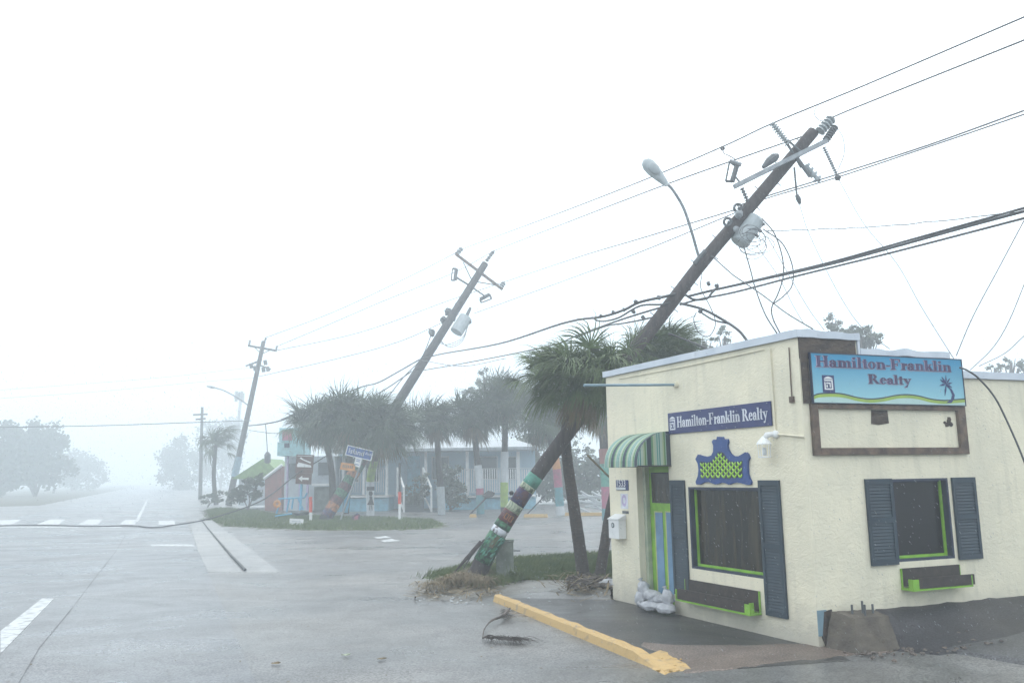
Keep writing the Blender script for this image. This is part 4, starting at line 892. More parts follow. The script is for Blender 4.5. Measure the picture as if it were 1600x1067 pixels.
for i in range(len(prs) - 1):
    for k in range(14): k2 = (k + 1) % 14; b.f.append([n0 + i * 14 + k, n0 + i * 14 + k2, n0 + (i + 1) * 14 + k2, n0 + (i + 1) * 14 + k])
b.f.append([n0 + k for k in range(14)]); b.f.append([n0 + (len(prs) - 1) * 14 + k for k in range(14)])
lh = b.build('lamp_head', 'can_grey', ar, smooth=True)
for d_ in ((1, 0),):
    b = MB(); b.ball(h0_ + hd * hl * .62 + sdv * .075, (.17, .11, .05), 12, 8, ax=(hd, tv, sdv)); b.build('lens', 'porcelain', lh, smooth=True)
b = MB(); b.tube([a1_(1085, 412, -.1), a1_(1102, 392, -.1)], .05, 8); b.build('bracket', 'hardware', p1)

# pole 2
def a2(x, y): return at(x, y, 43.2 + 5.5 * (812 - y) / 417)
b2 = a2(506, 812); b2.z = -.05
p2 = thing('utility_pole', b2, 'second leaning grey utility pole standing behind the Island Ave street sign', 'utility pole', 'storm-tilted utility poles along the road')
N2 = 20; t2 = a2(758, 412); pt2 = [b2.lerp(t2, i / N2) for i in range(N2 + 1)]
b = MB(); b.tube(pt2, [.30 - .09 * i / N2 for i in range(N2 + 1)], 14); b.build('shaft', 'grey_wood', p2, smooth=True)
artc = ['art_navy', 'art_orange2', 'art_maroon', 'art_green', 'art_maroon', 'art_green', 'art_orange2', 'art_green', 'art_maroon', 'teal', 'art_navy', 'teal']
for k in range(12):
    ta, tb_ = .012 + k * .0225, .012 + (k + 1) * .0225
    b = MB(); b.tube([b2.lerp(t2, ta), b2.lerp(t2, tb_)], .315, 12); b.build('painted_band', artc[k], p2)
box_between(a2(712, 397), a2(785, 452), .14, .16, 'brown_board', p2, 'crossarm')
for q in (((724, 410), (738, 440)), ((772, 445), (742, 440))): cyl(a2(*q[0]), a2(*q[1]), .035, 'hardware', p2, 'brace', 6)
insul(a2(760, 408), a2(772, 392), .12, 'hardware', p2, 4); insul(a2(714, 397), a2(722, 387), .16, 'porcelain', p2, 3); insul(a2(782, 450), a2(788, 441), .16, 'porcelain', p2, 3)
cyl(a2(714, 434), a2(735, 447), .06, 'hardware', p2, 'side_arm'); cyl(a2(735, 447), a2(758, 463), .05, 'hardware', p2, 'side_arm')
for cs in (((713, 420), (711, 438), (707, 420), (705, 438)), ((765, 460), (750, 468), (768, 467), (752, 473))): cutout(*cs, 48.0, p2, 2.2)
b = MB(); b.tube([a2(713, 519), a2(728, 496)], .38, 14); tt = b.build('transformer', 'can_grey', p2)
b = MB(); b.tube([a2(728, 496), a2(735, 481)], [.12, .08], 8); b.build('bushing', 'hardware', tt)
b = MB(); b.tube([a2(728, 496), a2(734, 505)], .14, 7); b.build('lug', 'hardware', tt)
b = MB()
for x, y in ((700, 487), (706, 497), (694, 500), (716, 478), (675, 520)): b.ball(a2(x, y), .22, 7, 5, noise_amp=.6, seed=x)
b.build('clamp', 'hardware', p2)
for k in range(3):
    b = MB(); b.tube(smoothpts([a2(732, 507), a2(722, 528 + k * 3), a2(700, 538 + k * 2), a2(684, 535 - k * 5)], 5), .018, 4); b.build('jumper', 'wire_light', p2)

# pole 3
Y3 = 70.0
def a3(x, y): return at(x, y, Y3)
b3 = a3(357, 788); b3.z = 0
p3 = thing('utility_pole', b3, 'third utility pole tilted right, with a long street-light arm over the road', 'utility pole', 'storm-tilted utility poles along the road')
b = MB(); t3 = a3(412, 533); b.tube([b3.lerp(t3, i / 8) for i in range(9)], [.27 - .012 * i for i in range(9)], 12); b.build('shaft', 'grey_wood', p3, smooth=True)
b = MB(); b.tube([b3.lerp(t3, .17), b3.lerp(t3, .29)], .30, 12); b.build('painted_band', 'pvc_blue', p3)
box_between(a3(388, 540), a3(432, 548), .16, .17, 'grey_wood', p3, 'crossarm'); 
for q in (((398, 543), (409, 553)), ((422, 547), (409, 553))): cyl(a3(*q[0]), a3(*q[1]), .04, 'hardware', p3, 'brace', 5)
for q in (((389, 540), (391, 531)), ((413, 534), (416, 528)), ((431, 548), (433, 540))): insul(a3(*q[0]), a3(*q[1]), .12, 'hardware', p3, 3)
cyl(a3(384, 572), a3(405, 564), .08, 'hardware', p3, 'side_arm', 6); cyl(a3(405, 570), a3(423, 577), .07, 'hardware', p3, 'side_arm', 6)
for x, y in ((392, 568), (398, 572), (411, 574), (414, 563), (418, 573)): b = MB(); b.tube([a3(x, y), a3(x + 1, y + 7)], .16, 7); b.build('fuse_cutout', 'hardware', p3)
b = MB(); b.tube(smoothpts([a3(389, 634), a3(372, 622), a3(352, 611), a3(337, 606)], 4), .06, 6); al = b.build('lamp_arm', 'steel', p3)
b = MB(); b.ball(a3(330, 604.5), (.42, .18, .12), 10, 6, ax=((a3(323, 603.5) - a3(337, 606)).normalized(), V((0, 1, 0)), V((0, 0, 1)))); b.build('lamp_head', 'can_grey', al)
# far poles
for (x, yt, yb, Y, lb, arms) in ((229, 640, 773, 92, 'dim twin-armed utility pole fading into the mist left of the windblown palm', ((216, 645, 243, 646), (218, 655, 240, 656))),
                                 (313, 636, 772, 92, 'faint utility pole in the mist just left of the street-light arm', ((302, 648, 324, 647), (306, 655, 321, 654)))):
    if x == 229: continue
    q0 = at(x, yb, Y); q0.z = 0; q1 = at(x + 3, yt, Y)
    po_ = thing('utility_pole', q0, lb, 'utility pole', 'storm-tilted utility poles along the road')
    cyl(q0, q1, .22, 'grey_wood', po_, 'shaft', 8, .15)
    for ax_ in arms: box_between(at(*ax_[:2], Y), at(*ax_[2:], Y), .16, .18, 'grey_wood', po_, 'crossarm')
q0 = at(362, 770, 105); q0.z = 0; q1 = at(377, 612, 105)
tw = thing('mast', q0, 'pale slender mast with a cluster of antennas, faint behind the third pole', 'mast'); cyl(q0, q1, .25, 'offwhite', tw, 'shaft', 8, .18)
b = MB()
for k in range(10): b.tube([at(371 + rnd.uniform(-4, 10), 612 + rnd.uniform(-2, 8), 105), at(371 + rnd.uniform(-4, 10), 622 + rnd.uniform(-2, 6), 105)], .2, 5)
b.build('antenna', 'can_grey', tw)

# ================================================================ WIRES
def wire(pts, r, label, m='wire', name='power_line', cat='cable', group='overhead cables', k=6, wob=0.0):
    P = smoothpts([at(x, y, Y) for x, y, Y in pts], k)
    if wob: P = [p + V((0, 0, wob * noise.noise(V((i * .9, pts[0][0], 0))))) for i, p in enumerate(P)]
    RR = [max(r, p.y * (.00040 if P[0].x > -20 else .00014)) for p in P]
    b = MB(); b.tube(P, RR, 5)
    return tag(b.build(name, m if P[-1].y < 45 else 'wire_far', smooth=True, origin=P[0]), label, cat, group)
YR = 13.0
mat('wire_far', (0.05, 0.055, 0.065), .6)
wire([(1640, 10, 12.4), (1600, 27, YR), (1350, 134, 16.2), (1207, 193, 17.5), (1130, 229, 19), (1000, 284, 22), (850, 342, 31), (728, 387, 47)], .016, 'topmost overhead line, passing the ribbed insulator at the big pole')
wire([(728, 387, 47), (640, 432, 50), (520, 488, 55), (414, 528, 70)], .016, 'thin line from second pole top to third pole top', 'wire_light')
wire([(1640, 46, 12.4), (1600, 63, YR), (1350, 163, 16.2), (1302, 183, 17.5)], .016, 'second overhead line, ending at the grey insulator on the pole tip')
wire([(1284, 203, 17.6), (1100, 267, 19.5), (1010, 300, 22), (880, 350, 31), (772, 392, 47)], .016, 'line from the big pole tip down to the second pole pin')
wire([(772, 392, 47), (705, 428, 50), (600, 470, 54), (500, 513, 58), (433, 541, 70)], .016, 'thin line from second pole pin to third pole crossarm', 'wire_light')
wire([(1640, 160, 12.4), (1600, 173, YR), (1450, 227, 15), (1310, 272, 17.2), (1200, 306, 17.6), (1152, 322, 17.6)], .016, 'upper of two parallel lines crossing under the big pole crossarm', 'wire_light')
wire([(1640, 166, 12.4), (1600, 179, YR), (1450, 230, 15), (1309, 277, 17.3), (1195, 311, 17.6), (1150, 330, 17.5)], .014, 'lower of two parallel lines crossing under the big pole crossarm', 'wire_light')
wire([(1148, 328, 17.5), (1010, 370, 22), (900, 403, 30), (790, 440, 47)], .014, 'line from big pole bracket to the second pole crossarm end')
wire([(1148, 333, 17.5), (1010, 390, 22), (900, 432, 30), (740, 490, 47)], .012, 'line from big pole bracket to the second pole transformer', 'wire_light')
wire([(790, 440, 47), (700, 470, 50), (560, 520, 56), (430, 548, 70)], .012, 'faint thin line sagging from second pole crossarm to the third pole', 'wire_light')
wire([(700, 500, 47), (620, 535, 50), (520, 562, 56), (405, 588, 70)], .012, 'faint lowest line from second pole clamps to the third pole', 'wire_light')
for nm, off, r, lb in (('a', 0, .022, 'upper strand of the thick cable bundle sweeping right from the big pole'), ('b', 5, .028, 'lower strand of the thick cable bundle sweeping right from the big pole')):
    wire([(1640, 314 + off, 12.4), (1600, 325 + off, YR), (1500, 353 + off * .8, 14.3), (1400, 381 + off * .8, 15.6), (1300, 409 + off * .6, 16.6), (1200, 433 + off * .3, 17.2), (1120, 452, 17.4), (1075, 463, 17.4)], r, lb)
wire([(1640, 331, 12.4), (1600, 341, YR), (1400, 393, 15.6), (1250, 430, 17), (1150, 456, 17.3), (1095, 467, 17.4), (1062, 476, 17.4)], .022, 'single dark cable running just below the thick bundle')
wire([(1120, 450, 17.3), (1112, 458, 17.3), (1105, 466, 17.3), (1085, 468, 17.3), (1070, 460, 17.3)], .025, 'short looped splice where the bundle meets the big pole')
wire([(1078, 452, 17.8), (1045, 462, 17.5), (1000, 472, 18), (975, 484, 19), (940, 495, 20.5), (880, 505, 24), (780, 537, 33), (690, 553, 42), (655, 562, 44.5)], .032, 'thick cable bundle from the big pole down to the second pole')
wire([(1070, 462, 17.8), (1040, 475, 17.5), (1000, 478, 18), (965, 497, 19), (938, 502, 20.5), (925, 496, 21)], .022, 'drooping splice loop hanging under the thick bundle left of the big pole')
wire([(1060, 474, 17.9), (1020, 484, 17.8), (960, 503, 19.5), (900, 525, 23), (860, 540, 26), (780, 557, 33), (700, 572, 40), (645, 581, 44.5)], .022, 'dark cable passing behind the near palm to the second pole')
wire([(1050, 486, 17.9), (1015, 497, 17.8), (975, 505, 18.5), (945, 510, 19.5), (900, 527, 22)], .018, 'short cable stub frayed above the near palm crown')
wire([(655, 562, 44.5), (620, 582, 45.5), (590, 598, 46), (560, 606, 47), (500, 630, 50), (440, 655, 55)], .035, 'thick cable from the second pole down behind the round palm crowns')
wire([(643, 580, 44.5), (610, 603, 45), (585, 618, 46)], .03, 'cable dropping from the second pole into the dense palm crown')
wire([(675, 520, 45), (658, 560, 44.5), (630, 590, 44.5), (605, 622, 44)], .025, 'loose cable hanging alongside the second pole shaft')
wire([(655, 562, 44.5), (720, 572, 38), (790, 560, 32)], .012, 'thin slack line right of the second pole', 'wire_light')
wire([(1063, 474, 17.3), (1100, 484, 17), (1135, 503, 16.6), (1155, 517, 16.2), (1168, 533, 15.9)], .028, 'heavy service cable arching from the big pole to the roof')
wire([(1095, 488, 17), (1115, 500, 16.8), (1140, 506, 16.6)], .018, 'short cable under the heavy service cable', )
wire([(1045, 521, 17.6), (1075, 532, 17.2), (1112, 548, 16.2)], .022, 'dark cable end resting on the parapet by the palm')
wire([(1112, 400, 17.4), (1140, 425, 17.2), (1150, 433, 17.1), (1190, 460, 16.6), (1230, 490, 15.8), (1270, 514, 14.8)], .012, 'long thin cable slanting from below the transformer to the parapet')
wire([(1162, 385, 17.4), (1172, 420, 17.2), (1180, 450, 17), (1195, 490, 16.5), (1214, 521, 16)], .014, 'dark cable hanging from transformer to the parapet, left of the looped pair')
wire([(1192, 343, 17.5), (1210, 365, 17.3), (1222, 400, 17.2), (1224, 430, 17.1), (1216, 458, 16.9), (1206, 480, 16.7), (1208, 498, 16.4), (1219, 521, 16)], .014, 'left cable of the looped pair hanging right of the transformer')
wire([(1192, 358, 17.5), (1222, 380, 17.3), (1238, 415, 17.2), (1238, 445, 17.1), (1225, 462, 16.9), (1208, 475, 16.7)], .013, 'outer loop cable bulging right of the transformer')
wire([(1196, 361, 17.5), (1300, 358, 16.6), (1400, 352, 15.5), (1500, 342, 14.2), (1640, 325, 12.5)], .009, 'thin wavy wire running right from the transformer', wob=.03)
wire([(1249, 319, 17.5), (1262, 360, 17.2), (1290, 420, 16.6), (1320, 475, 15.8), (1350, 515, 15), (1390, 545, 14.2)], .007, 'thin pale wire trailing from the hanging rod to the roof', 'wire_light')
wire([(1310, 280, 17.4), (1350, 350, 16.8), (1400, 410, 15.8), (1440, 480, 14.6), (1490, 560, 13.2)], .007, 'thin pale wire trailing from the insulator string to the sign corner', 'wire_light')
wire([(1199, 370, 17.5), (1230, 425, 17), (1262, 480, 16), (1288, 516, 15)], .007, 'thin pale wire from the transformer to the parapet corner', 'wire_light')
wire([(1183, 385, 17.5), (1215, 430, 17), (1238, 475, 16.4), (1256, 506, 15.6)], .006, 'second thin pale wire left of the parapet corner', 'wire_light')
wire([(1097, 428, 17.3), (1095, 450, 17.2), (1110, 480, 17.1), (1118, 505, 17), (1108, 525, 17), (1092, 520, 17), (1084, 500, 17), (1088, 488, 17)], .009, 'teardrop loop of wire hanging right of the big pole')
wire([(1494, 556, 13), (1520, 495, 12.6), (1560, 420, 12), (1600, 345, 11.5), (1625, 300, 11)], .007, 'thin wire rising right from the sign corner', 'wire_light')
wire([(1516, 578, 13), (1550, 545, 12.6), (1575, 505, 12.2), (1600, 445, 11.8), (1625, 380, 11.4)], .006, 'thin curved wire rising from the low parapet', 'wire_light')
wire([(1530, 572, 13), (1570, 552, 12.6), (1600, 525, 12.2), (1640, 490, 11.6)], .006, 'lowest thin wire at the far end of the parapet', 'wire_light')
wire([(1499, 574, 11.35), (1512, 579, 11.3), (1530, 592, 11.3), (1555, 622, 11.25), (1578, 668, 11.2), (1600, 720, 11.1), (1612, 760, 11.0)], .013, 'dark cable drooping in front of the cream wall right of the sign')
wire([(-40, 612, 75), (100, 602, 72), (250, 590, 66), (395, 574, 70)], .010, 'upper faint line crossing the sky to the third pole', 'wire_light')
wire([(-40, 625, 75), (150, 612, 70), (300, 598, 65), (400, 590, 70)], .010, 'lower faint line crossing the sky to the third pole', 'wire_light')
wire([(-40, 668, 66), (150, 665, 64), (300, 660, 62), (392, 657, 70)], .032, 'dark horizontal cable across the misty road at mid height')
wire([(389, 665, 70), (415, 662, 57), (445, 655, 54), (470, 640, 51)], .05, 'sagging twisted cable between the third pole and the round palm crown')
wire([(389, 672, 70), (430, 677, 57), (460, 672, 53)], .025, 'thinner sagging cable below the twisted one')
wire([(386, 680, 70), (375, 700, 70), (362, 735, 62)], .02, 'guy wire left of the third pole', 'wire_light')
hw = wire([(415, 662, 57), (417, 690, 57), (418, 708, 57)], .03, 'short drop cable hanging from the twisted cable', )
b = MB(); b.tube([at(418, 706, 57), at(418, 710, 57), at(418, 722, 57), at(418, 724, 57)], [.1, .22, .22, .1], 8); b.build('end_weight', 'hardware', hw)
# fallen line over the road
fl = [gp(-30, 823) , gp(60, 821), gp(140, 823), gp(205, 822), gp(240, 825)]; fl = [p + V((0, 0, .03)) for p in fl]
P = fl + [at(272, 820, 39.5), at(310, 814, 39.5), at(352, 803, 40), at(400, 786, 41), at(430, 768, 42), at(462, 742, 43.5), at(510, 712, 45)]
b = MB(); b.tube(smoothpts(P, 6), .032, 6); tag(b.build('fallen_cable', 'wire', smooth=True, origin=P[0]), 'fallen black cable lying across the road and rising to the brown sign', 'cable')
P = [gp(314, 812), gp(330, 832), gp(345, 850), gp(362, 870), gp(383, 892)]; b = MB(); b.tube(smoothpts([p + V((0, 0, .03)) for p in P], 4), [.02] * 16 + [.035], 6) if False else b.tube([p + V((0, 0, .03)) for p in P], [.02, .022, .025, .03, .035], 6)
tag(b.build('fallen_rod', 'wire', origin=P[0]), 'dark thin rod lying along the pale concrete strip', 'rod')
# tangle around transformer
b = MB(); rr = random.Random(4)
for k in range(9):
    c = V((1176 + rr.uniform(-8, 14), 372 + rr.uniform(-14, 14), 0)); pts_ = []; ph = rr.uniform(0, 6); rx = rr.uniform(12, 24); ry = rr.uniform(10, 20)
    for i in range(9): a = ph + i * .62; pts_.append(at(c.x + rx * math.cos(a), c.y + ry * math.sin(a) + i * .5, 17.3 + .1 * math.sin(a + k)))
    b.tube(smoothpts(pts_, 3), .007, 4)
tag(b.build('cable_tangle', 'wire_light', smooth=True), 'tangle of loose service wires looping around the transformer', 'cable', 'overhead cables')
b = MB()
for x, y, Y in ((1120, 447, 17.3), (1107, 443, 17.3), (993, 472, 18), (975, 484, 19), (958, 488, 19.5), (939, 494, 20.4), (1094, 486, 17), (1030, 465, 17.4), (990, 487, 18.5), (1005, 496, 18)):
    b.ball(at(x, y, Y), .05, 6, 5, noise_amp=.6, seed=x)
tag(b.build('cable_clamps', 'hardware'), 'small dark clamps and debris caught on the cables at the big pole', None, kind='stuff')
# bird-like splice on upper line
b = MB(); b.tube([at(1128, 230, 19), at(1131, 240, 18.6), at(1140, 244, 18), at(1150, 250, 17.5)], .012, 5); b.ball(at(1129, 232, 19), .06, 6, 5)
tag(b.build('jumper_wire', 'wire', origin=at(1128, 230, 19)), 'curled jumper wire dropping from topmost line to the left cutout', 'cable', 'overhead cables')
b = MB(); b.tube(smoothpts([at(1279, 165, 17.2), at(1273, 172, 17.3), at(1273, 180, 17.4), at(1280, 188, 17.5), at(1290, 190, 17.6)], 4), .008, 4)
tag(b.build('jumper_wire', 'wire_light', origin=at(1279, 165, 17.2)), 'small curled jumper wire left of the grey insulator at the pole tip', 'cable', 'overhead cables')
b = MB(); b.tube(smoothpts([at(1306, 198, 17.4), at(1317, 215, 17.4), at(1319, 240, 17.4), at(1310, 265, 17.4)], 5), .008, 4)
tag(b.build('jumper_wire', 'wire_light', origin=at(1306, 198, 17.4)), 'bowed jumper wire right of the spiky insulator string', 'cable', 'overhead cables')

# ================================================================ PALMS
UPV = V((0, 0, 1))
def frond(mb, o, d, L, n, wind, droop, wd, r, seg=3, pet=None, spread=80):
    d = d.normalized(); pl = L * r.uniform(.35, .6) if pet is None else pet
    p1_ = o + d * pl * .5; d2 = (d + wind * .25 + V((0, 0, -droop * .25))).normalized(); p2_ = p1_ + d2 * pl * .5
    s_ = d.cross(UPV)
    if s_.length < .1: s_ = V((1, 0, 0))
    s_.normalize(); nn = s_.cross(d2).normalized()
    s_ = (s_ + nn * r.uniform(-.5, .5)).normalized()
    w0 = s_ * .012 * (wd / .03)
    mb.poly([o - w0, o + w0, p1_ + w0, p1_ - w0]); mb.poly([p1_ - w0, p1_ + w0, p2_ + w0 * .7, p2_ - w0 * .7])
    for i in range(n):
        a = R(spread) * (2 * (i + .5) / n - 1) + r.gauss(0, .05); ld = (d2 * math.cos(a) + s_ * math.sin(a) + nn * (.18 + r.gauss(0, .06))).normalized()
        l = L * (.62 + .38 * math.cos(a)) * r.uniform(.8, 1.1); q = p2_.copy(); dd = ld; prev = None
        for j in range(seg + 1):
            t = j / seg; ww = wd * (math.sin(math.pi * min(1, .18 + .82 * t)) * .9 + .1) * (1 - t * .55) * .5
            if j == seg: ww = .0015
            side = dd.cross(nn); side = side.normalized() * ww if side.length > .01 else s_ * ww
            cur = (q - side, q + side)
            if prev: mb.poly([prev[0], prev[1], cur[1], cur[0]])
            prev = cur
            dd = (dd + wind * (.55 * (t + .25)) + V((0, 0, -droop * (t + .25) * .75)) + V((r.gauss(0, .06), r.gauss(0, .06), r.gauss(0, .06)))).normalized(); q = q + dd * (l / seg)
def palm(name, trunk, rad, crown_c, L, nf, nl, wd, wind, seed, label, leaf='palm_far', group=None, bands=(), dead=6, seg=3, squash=1.0, sway=V((0, 0, 0)), trunkmat='palm_bark', jit=None, pet=None):
    r = random.Random(seed); base = V(trunk[0]); base.z = max(base.z, -0.02) if base.z > 0 else 0
    root = thing(name, base, label, 'palm tree', group)
    P = smoothpts(trunk + [crown_c], 6); n = len(P); b = MB(); b.tube(P, [rad * (1.25 - .35 * i / n + .05 * (i % 2)) for i in range(n)], 12); b.build('trunk', trunkmat, root)
    for t0, t1, m_ in bands:
        i0, i1 = int(t0 * n), max(int(t0 * n) + 1, int(t1 * n)); b = MB(); b.tube(P[i0:i1 + 1], [rad * 1.33] * (i1 + 1 - i0), 12); b.build('painted_band', m_, root)
    b = MB(); c = V(crown_c); cl = r.uniform(.16, .22) if jit is None else jit
    for i in range(nf):
        z = r.uniform(-.55, 1.0) if i > nf * .25 else r.uniform(.2, 1); a = r.uniform(0, 2 * math.pi); h = math.sqrt(max(0, 1 - z * z))
        d = V((math.cos(a) * h, math.sin(a) * h, z * squash)) + sway
        frond(b, c + V((r.gauss(0, cl), r.gauss(0, cl), r.uniform(-.3, .3))) * L, d + V((r.gauss(0, .25), r.gauss(0, .25), r.gauss(0, .25))), L * r.uniform(.6, 1.05), nl, wind, .25 + .55 * (1 - z), wd, r, seg, pet=(None if pet is None else pet * r.uniform(.7, 1.3)))
    b.build('crown', leaf, root)
    if dead:
        b = MB()
        for i in range(dead):
            a = r.uniform(0, 2 * math.pi); d = V((math.cos(a) * .6, math.sin(a) * .6, -.75)) + sway * .5
            frond(b, c - V((0, 0, .15)), d, L * r.uniform(.6, .9), nl, wind * .6, .9, wd, r, seg)
        b.build('dead_fronds', 'palm_dead', root)
    return root
# near pair by the building
palm('cabbage_palm', [at(913, 908, 17.3), at(905, 850, 17.35), at(895, 780, 17.5), at(885, 705, 17.95), at(886, 660, 17.9)], .105, at(905, 588, 17.1), .92, 230, 26, .036, V((-.55, -.15, -.25)), 11,
     'nearest palm with shaggy wind-tossed crown beside the roof corner, trunk crossing behind the leaning pole', 'palm_near', 'uprooted palms by the building', dead=12, seg=5, sway=V((-.2, -.1, .0)), jit=.42, pet=.22)
palm('cabbage_palm', [at(936, 907, 17.3), at(945, 850, 17.6), at(957, 780, 18.2), at(990, 660, 18.9)], .09, at(1025, 560, 19.3), 1.1, 150, 26, .034, V((.75, 0, .02)), 12,
     'palm behind the office roof with fronds streaming right over the parapet', 'palm_near', 'uprooted palms by the building', dead=3, seg=4, sway=V((.55, 0, .1)), jit=.25, pet=.25)
# drooping left lobe of the near crown is another, smaller crown
palm('cabbage_palm', [at(952, 828, 39), at(950, 760, 39), at(945, 690, 39)], .24, at(938, 635, 39), 1.5, 50, 16, .075, V((.2, 0, 0)), 13,
     'palm glimpsed between the near palm and the office wall, trunk painted pink and green', 'palm_far', 'palms across the side street', bands=((.0, .18, 'paint_teal'), (.18, .34, 'pink'), (.34, .5, 'teal'), (.5, .62, 'brick_red')))
BG = [ # trunk base px, top trunk px, crown px, Y, radius(m), n, seed, label, bands
 ((519, 800), (518, 735), (502, 662), 49, 1.75, 120, 21, 'dense round palm crown, first of the clump behind the brown sign', ()),
 ((540, 800), (545, 740), (550, 655), 50, 1.85, 130, 22, 'tall central palm of the dense clump above the Island Ave sign', ()),
 ((579, 803), (580, 740), (604, 668), 46.5, 1.75, 130, 23, 'palm with woman-silhouette panel painted on its pale trunk', ((.0, .42, 'offwhite'), (.42, .62, 'chartreuse'))),
 ((690, 806), (688, 760), (681, 655), 47, 1.35, 75, 24, 'palm with a ragged spiky crown beside the porch steps, pale trunk', ((.0, .5, 'can_grey'),)),
 ((751, 803), (748, 740), (738, 652), 47, 1.5, 90, 25, 'porch palm whose trunk is painted teal and pink', ((.0, .25, 'paint_teal'), (.25, .38, 'pink'), (.38, .6, 'offwhite'))),
 ((788, 801), (788, 740), (790, 626), 47.5, 1.75, 115, 26, 'tall palm with a lime green band painted on its trunk', ((.12, .45, 'chartreuse'), (.45, .66, 'offwhite'))),
 ((876, 805), (868, 720), (850, 655), 44, 1.55, 90, 27, 'palm behind the leaning pole, trunk painted orange pink and teal', ((.0, .12, 'offwhite'), (.12, .3, 'paint_teal'), (.3, .45, 'pink'), (.45, .55, 'orange'))),
]
for (bp_, tp_, cp_, Y, L, nf, sd_, lb, bands) in BG:
    q = at(*bp_, Y); q.z = 0
    rt = palm('cabbage_palm', [q, at(*tp_, Y)], .165, at(*cp_, 43.6 if sd_ in (22, 23) else Y), L * 1.03, int(nf * 1.5), 18, .075, V((.30, -.08, -.20)), sd_, lb, 'palm_far', 'palms across the side street', bands, dead=9, squash=.85, seg=3, jit=.33, pet=L * .2)
    if sd_ == 23:
        b = MB()
        def s2_(pl): b.prism([at(x, y, Y - .34) for x, y in pl], [at(x, y, Y - .31) for x, y in pl])
        s2_([(577, 767), (581, 767), (582.5, 771), (581, 775), (577.5, 775), (576, 771)]); s2_([(577, 775.5), (581.5, 775.5), (582, 780), (584.5, 788.5), (573.5, 788.5), (577.5, 780)]); s2_([(577.5, 789), (578.5, 789), (578, 797), (577, 797)]); s2_([(580, 789), (581.2, 789), (582, 797), (581, 797)])
        s2_([(573, 760), (585, 760), (585, 766), (573, 766)])
        b.build('silhouette', 'dark', rt)
q = at(338, 783, 72); q.z = 0
palm('coconut_palm', [q, at(334, 745, 72)], .16, at(337, 695, 72), 1.9, 26, 22, .10, V((.8, 0, -.3)), 31, 'small windblown palm left of the third pole, fronds streaming right', 'palm_far', None, dead=0, seg=4, sway=V((.3, 0, .1)))

# ================================================================ BROADLEAF TREES AND BUSHES
def tree(name, base, blobs, leaf, n, label, seed, group=None, trunk_r=.25, mat_='leaves', cat='tree'):
    """blobs: (centre, radius vector)"""
    r = random.Random(seed); root = thing(name, base, label, cat, group)
    b = MB(); bs_ = V(base)
    for c, rv in blobs:
        c = V(c); mid = bs_.lerp(c, .55) + V((r.gauss(0, .15), r.gauss(0, .15), 0)); b.tube(smoothpts([bs_, mid, c], 3), [trunk_r * (1 - .11 * i) for i in range(7)], 7)
        for k in range(6):
            dv = V((r.gauss(0, 1), r.gauss(0, 1), r.gauss(0, .8))).normalized(); b.tube([mid.lerp(c, .6), c + V((dv.x * rv[0], dv.y * rv[1], dv.z * rv[2])) * .75], [trunk_r * .35, trunk_r * .08], 5)
    b.build('trunk' if trunk_r > .06 else 'stem', 'bark', root)
    b = MB(); tot = sum(v[1][0] * v[1][2] for v in blobs)
    for c, rv in blobs:
        c = V(c); m_ = int(n * rv[0] * rv[2] / tot); ncl = max(8, m_ // 40)
        for k in range(ncl):
            dv = V((r.gauss(0, 1), r.gauss(0, 1), r.gauss(0, 1))).normalized() * (r.uniform(.35, 1) ** .5) * r.uniform(.85, 1.08)
            cc_ = c + V((dv.x * rv[0], dv.y * rv[1], dv.z * rv[2])); cr = min(rv) * r.uniform(.18, .34)
            for j in range(m_ // ncl):
                p = cc_ + V((r.gauss(0, 1), r.gauss(0, 1), r.gauss(0, .8))) * cr * .6
                a = V((r.gauss(0, 1), r.gauss(0, 1), r.gauss(0, 1))).normalized(); bb_ = a.orthogonal().normalized() * leaf * .35; a = a * leaf * r.uniform(.6, 1.1)
                b.poly([p - a * .5, p + bb_, p + a * .5, p - bb_])
    b.build('crown' if trunk_r > .06 else 'foliage', mat_, root); return root
def px(x, y, Y): return at(x, y, Y)
def gr(x, Y): q = at(x, 770, Y); q.z = 0; return q
tree('tree', gr(55, 132), [(px(62, 692, 132), (3.9, 3.9, 3.3)), (px(42, 715, 132), (3.9, 3.9, 3.3)), (px(75, 728, 132), (3.8, 3.8, 3.0)), (px(30, 740, 132), (3.6, 3.0, 2.7))], 0.69, 6500, 'broad tree with a domed crown at the far side of the junction', 41, 'distant roadside trees')
tree('tree', gr(-5, 126), [(px(-5, 700, 126), (4.2, 3.6, 3.9)), (px(5, 735, 126), (3.8, 3.6, 3.3))], 0.69, 4500, 'tree cut by the picture edge across the road', 42, 'distant roadside trees')
tree('tree', gr(112, 200), [(px(108, 730, 200), (5.9, 5.5, 4.8)), (px(140, 740, 200), (5.2, 5.5, 4.1))], 0.71, 3500, 'misty low tree beyond the domed one', 43, 'distant roadside trees')
tree('tree', gr(282, 185), [(px(280, 712, 185), (4.0, 4.5, 4.4)), (px(292, 735, 185), (4.8, 4.5, 4.8)), (px(270, 745, 185), (3.6, 3.6, 3.6))], 0.62, 4500, 'grey misty tree on the verge before the small windblown palm', 45, 'distant roadside trees')
tree('tree', gr(345, 200), [(px(347, 685, 200), (5.4, 5.4, 5.8)), (px(335, 720, 200), (5.4, 5.4, 5.4))], 0.70, 3500, 'pale tree behind the third pole street-light', 46, 'distant roadside trees')
tree('tree', gr(1302, 46), [(px(1300, 505, 46), (.55, .6, .6)), (px(1312, 517, 46), (.6, .6, .4))], .16, 900, 'thin treetop peeking over the parapet behind the brown timber', 48, 'treetops behind the office')
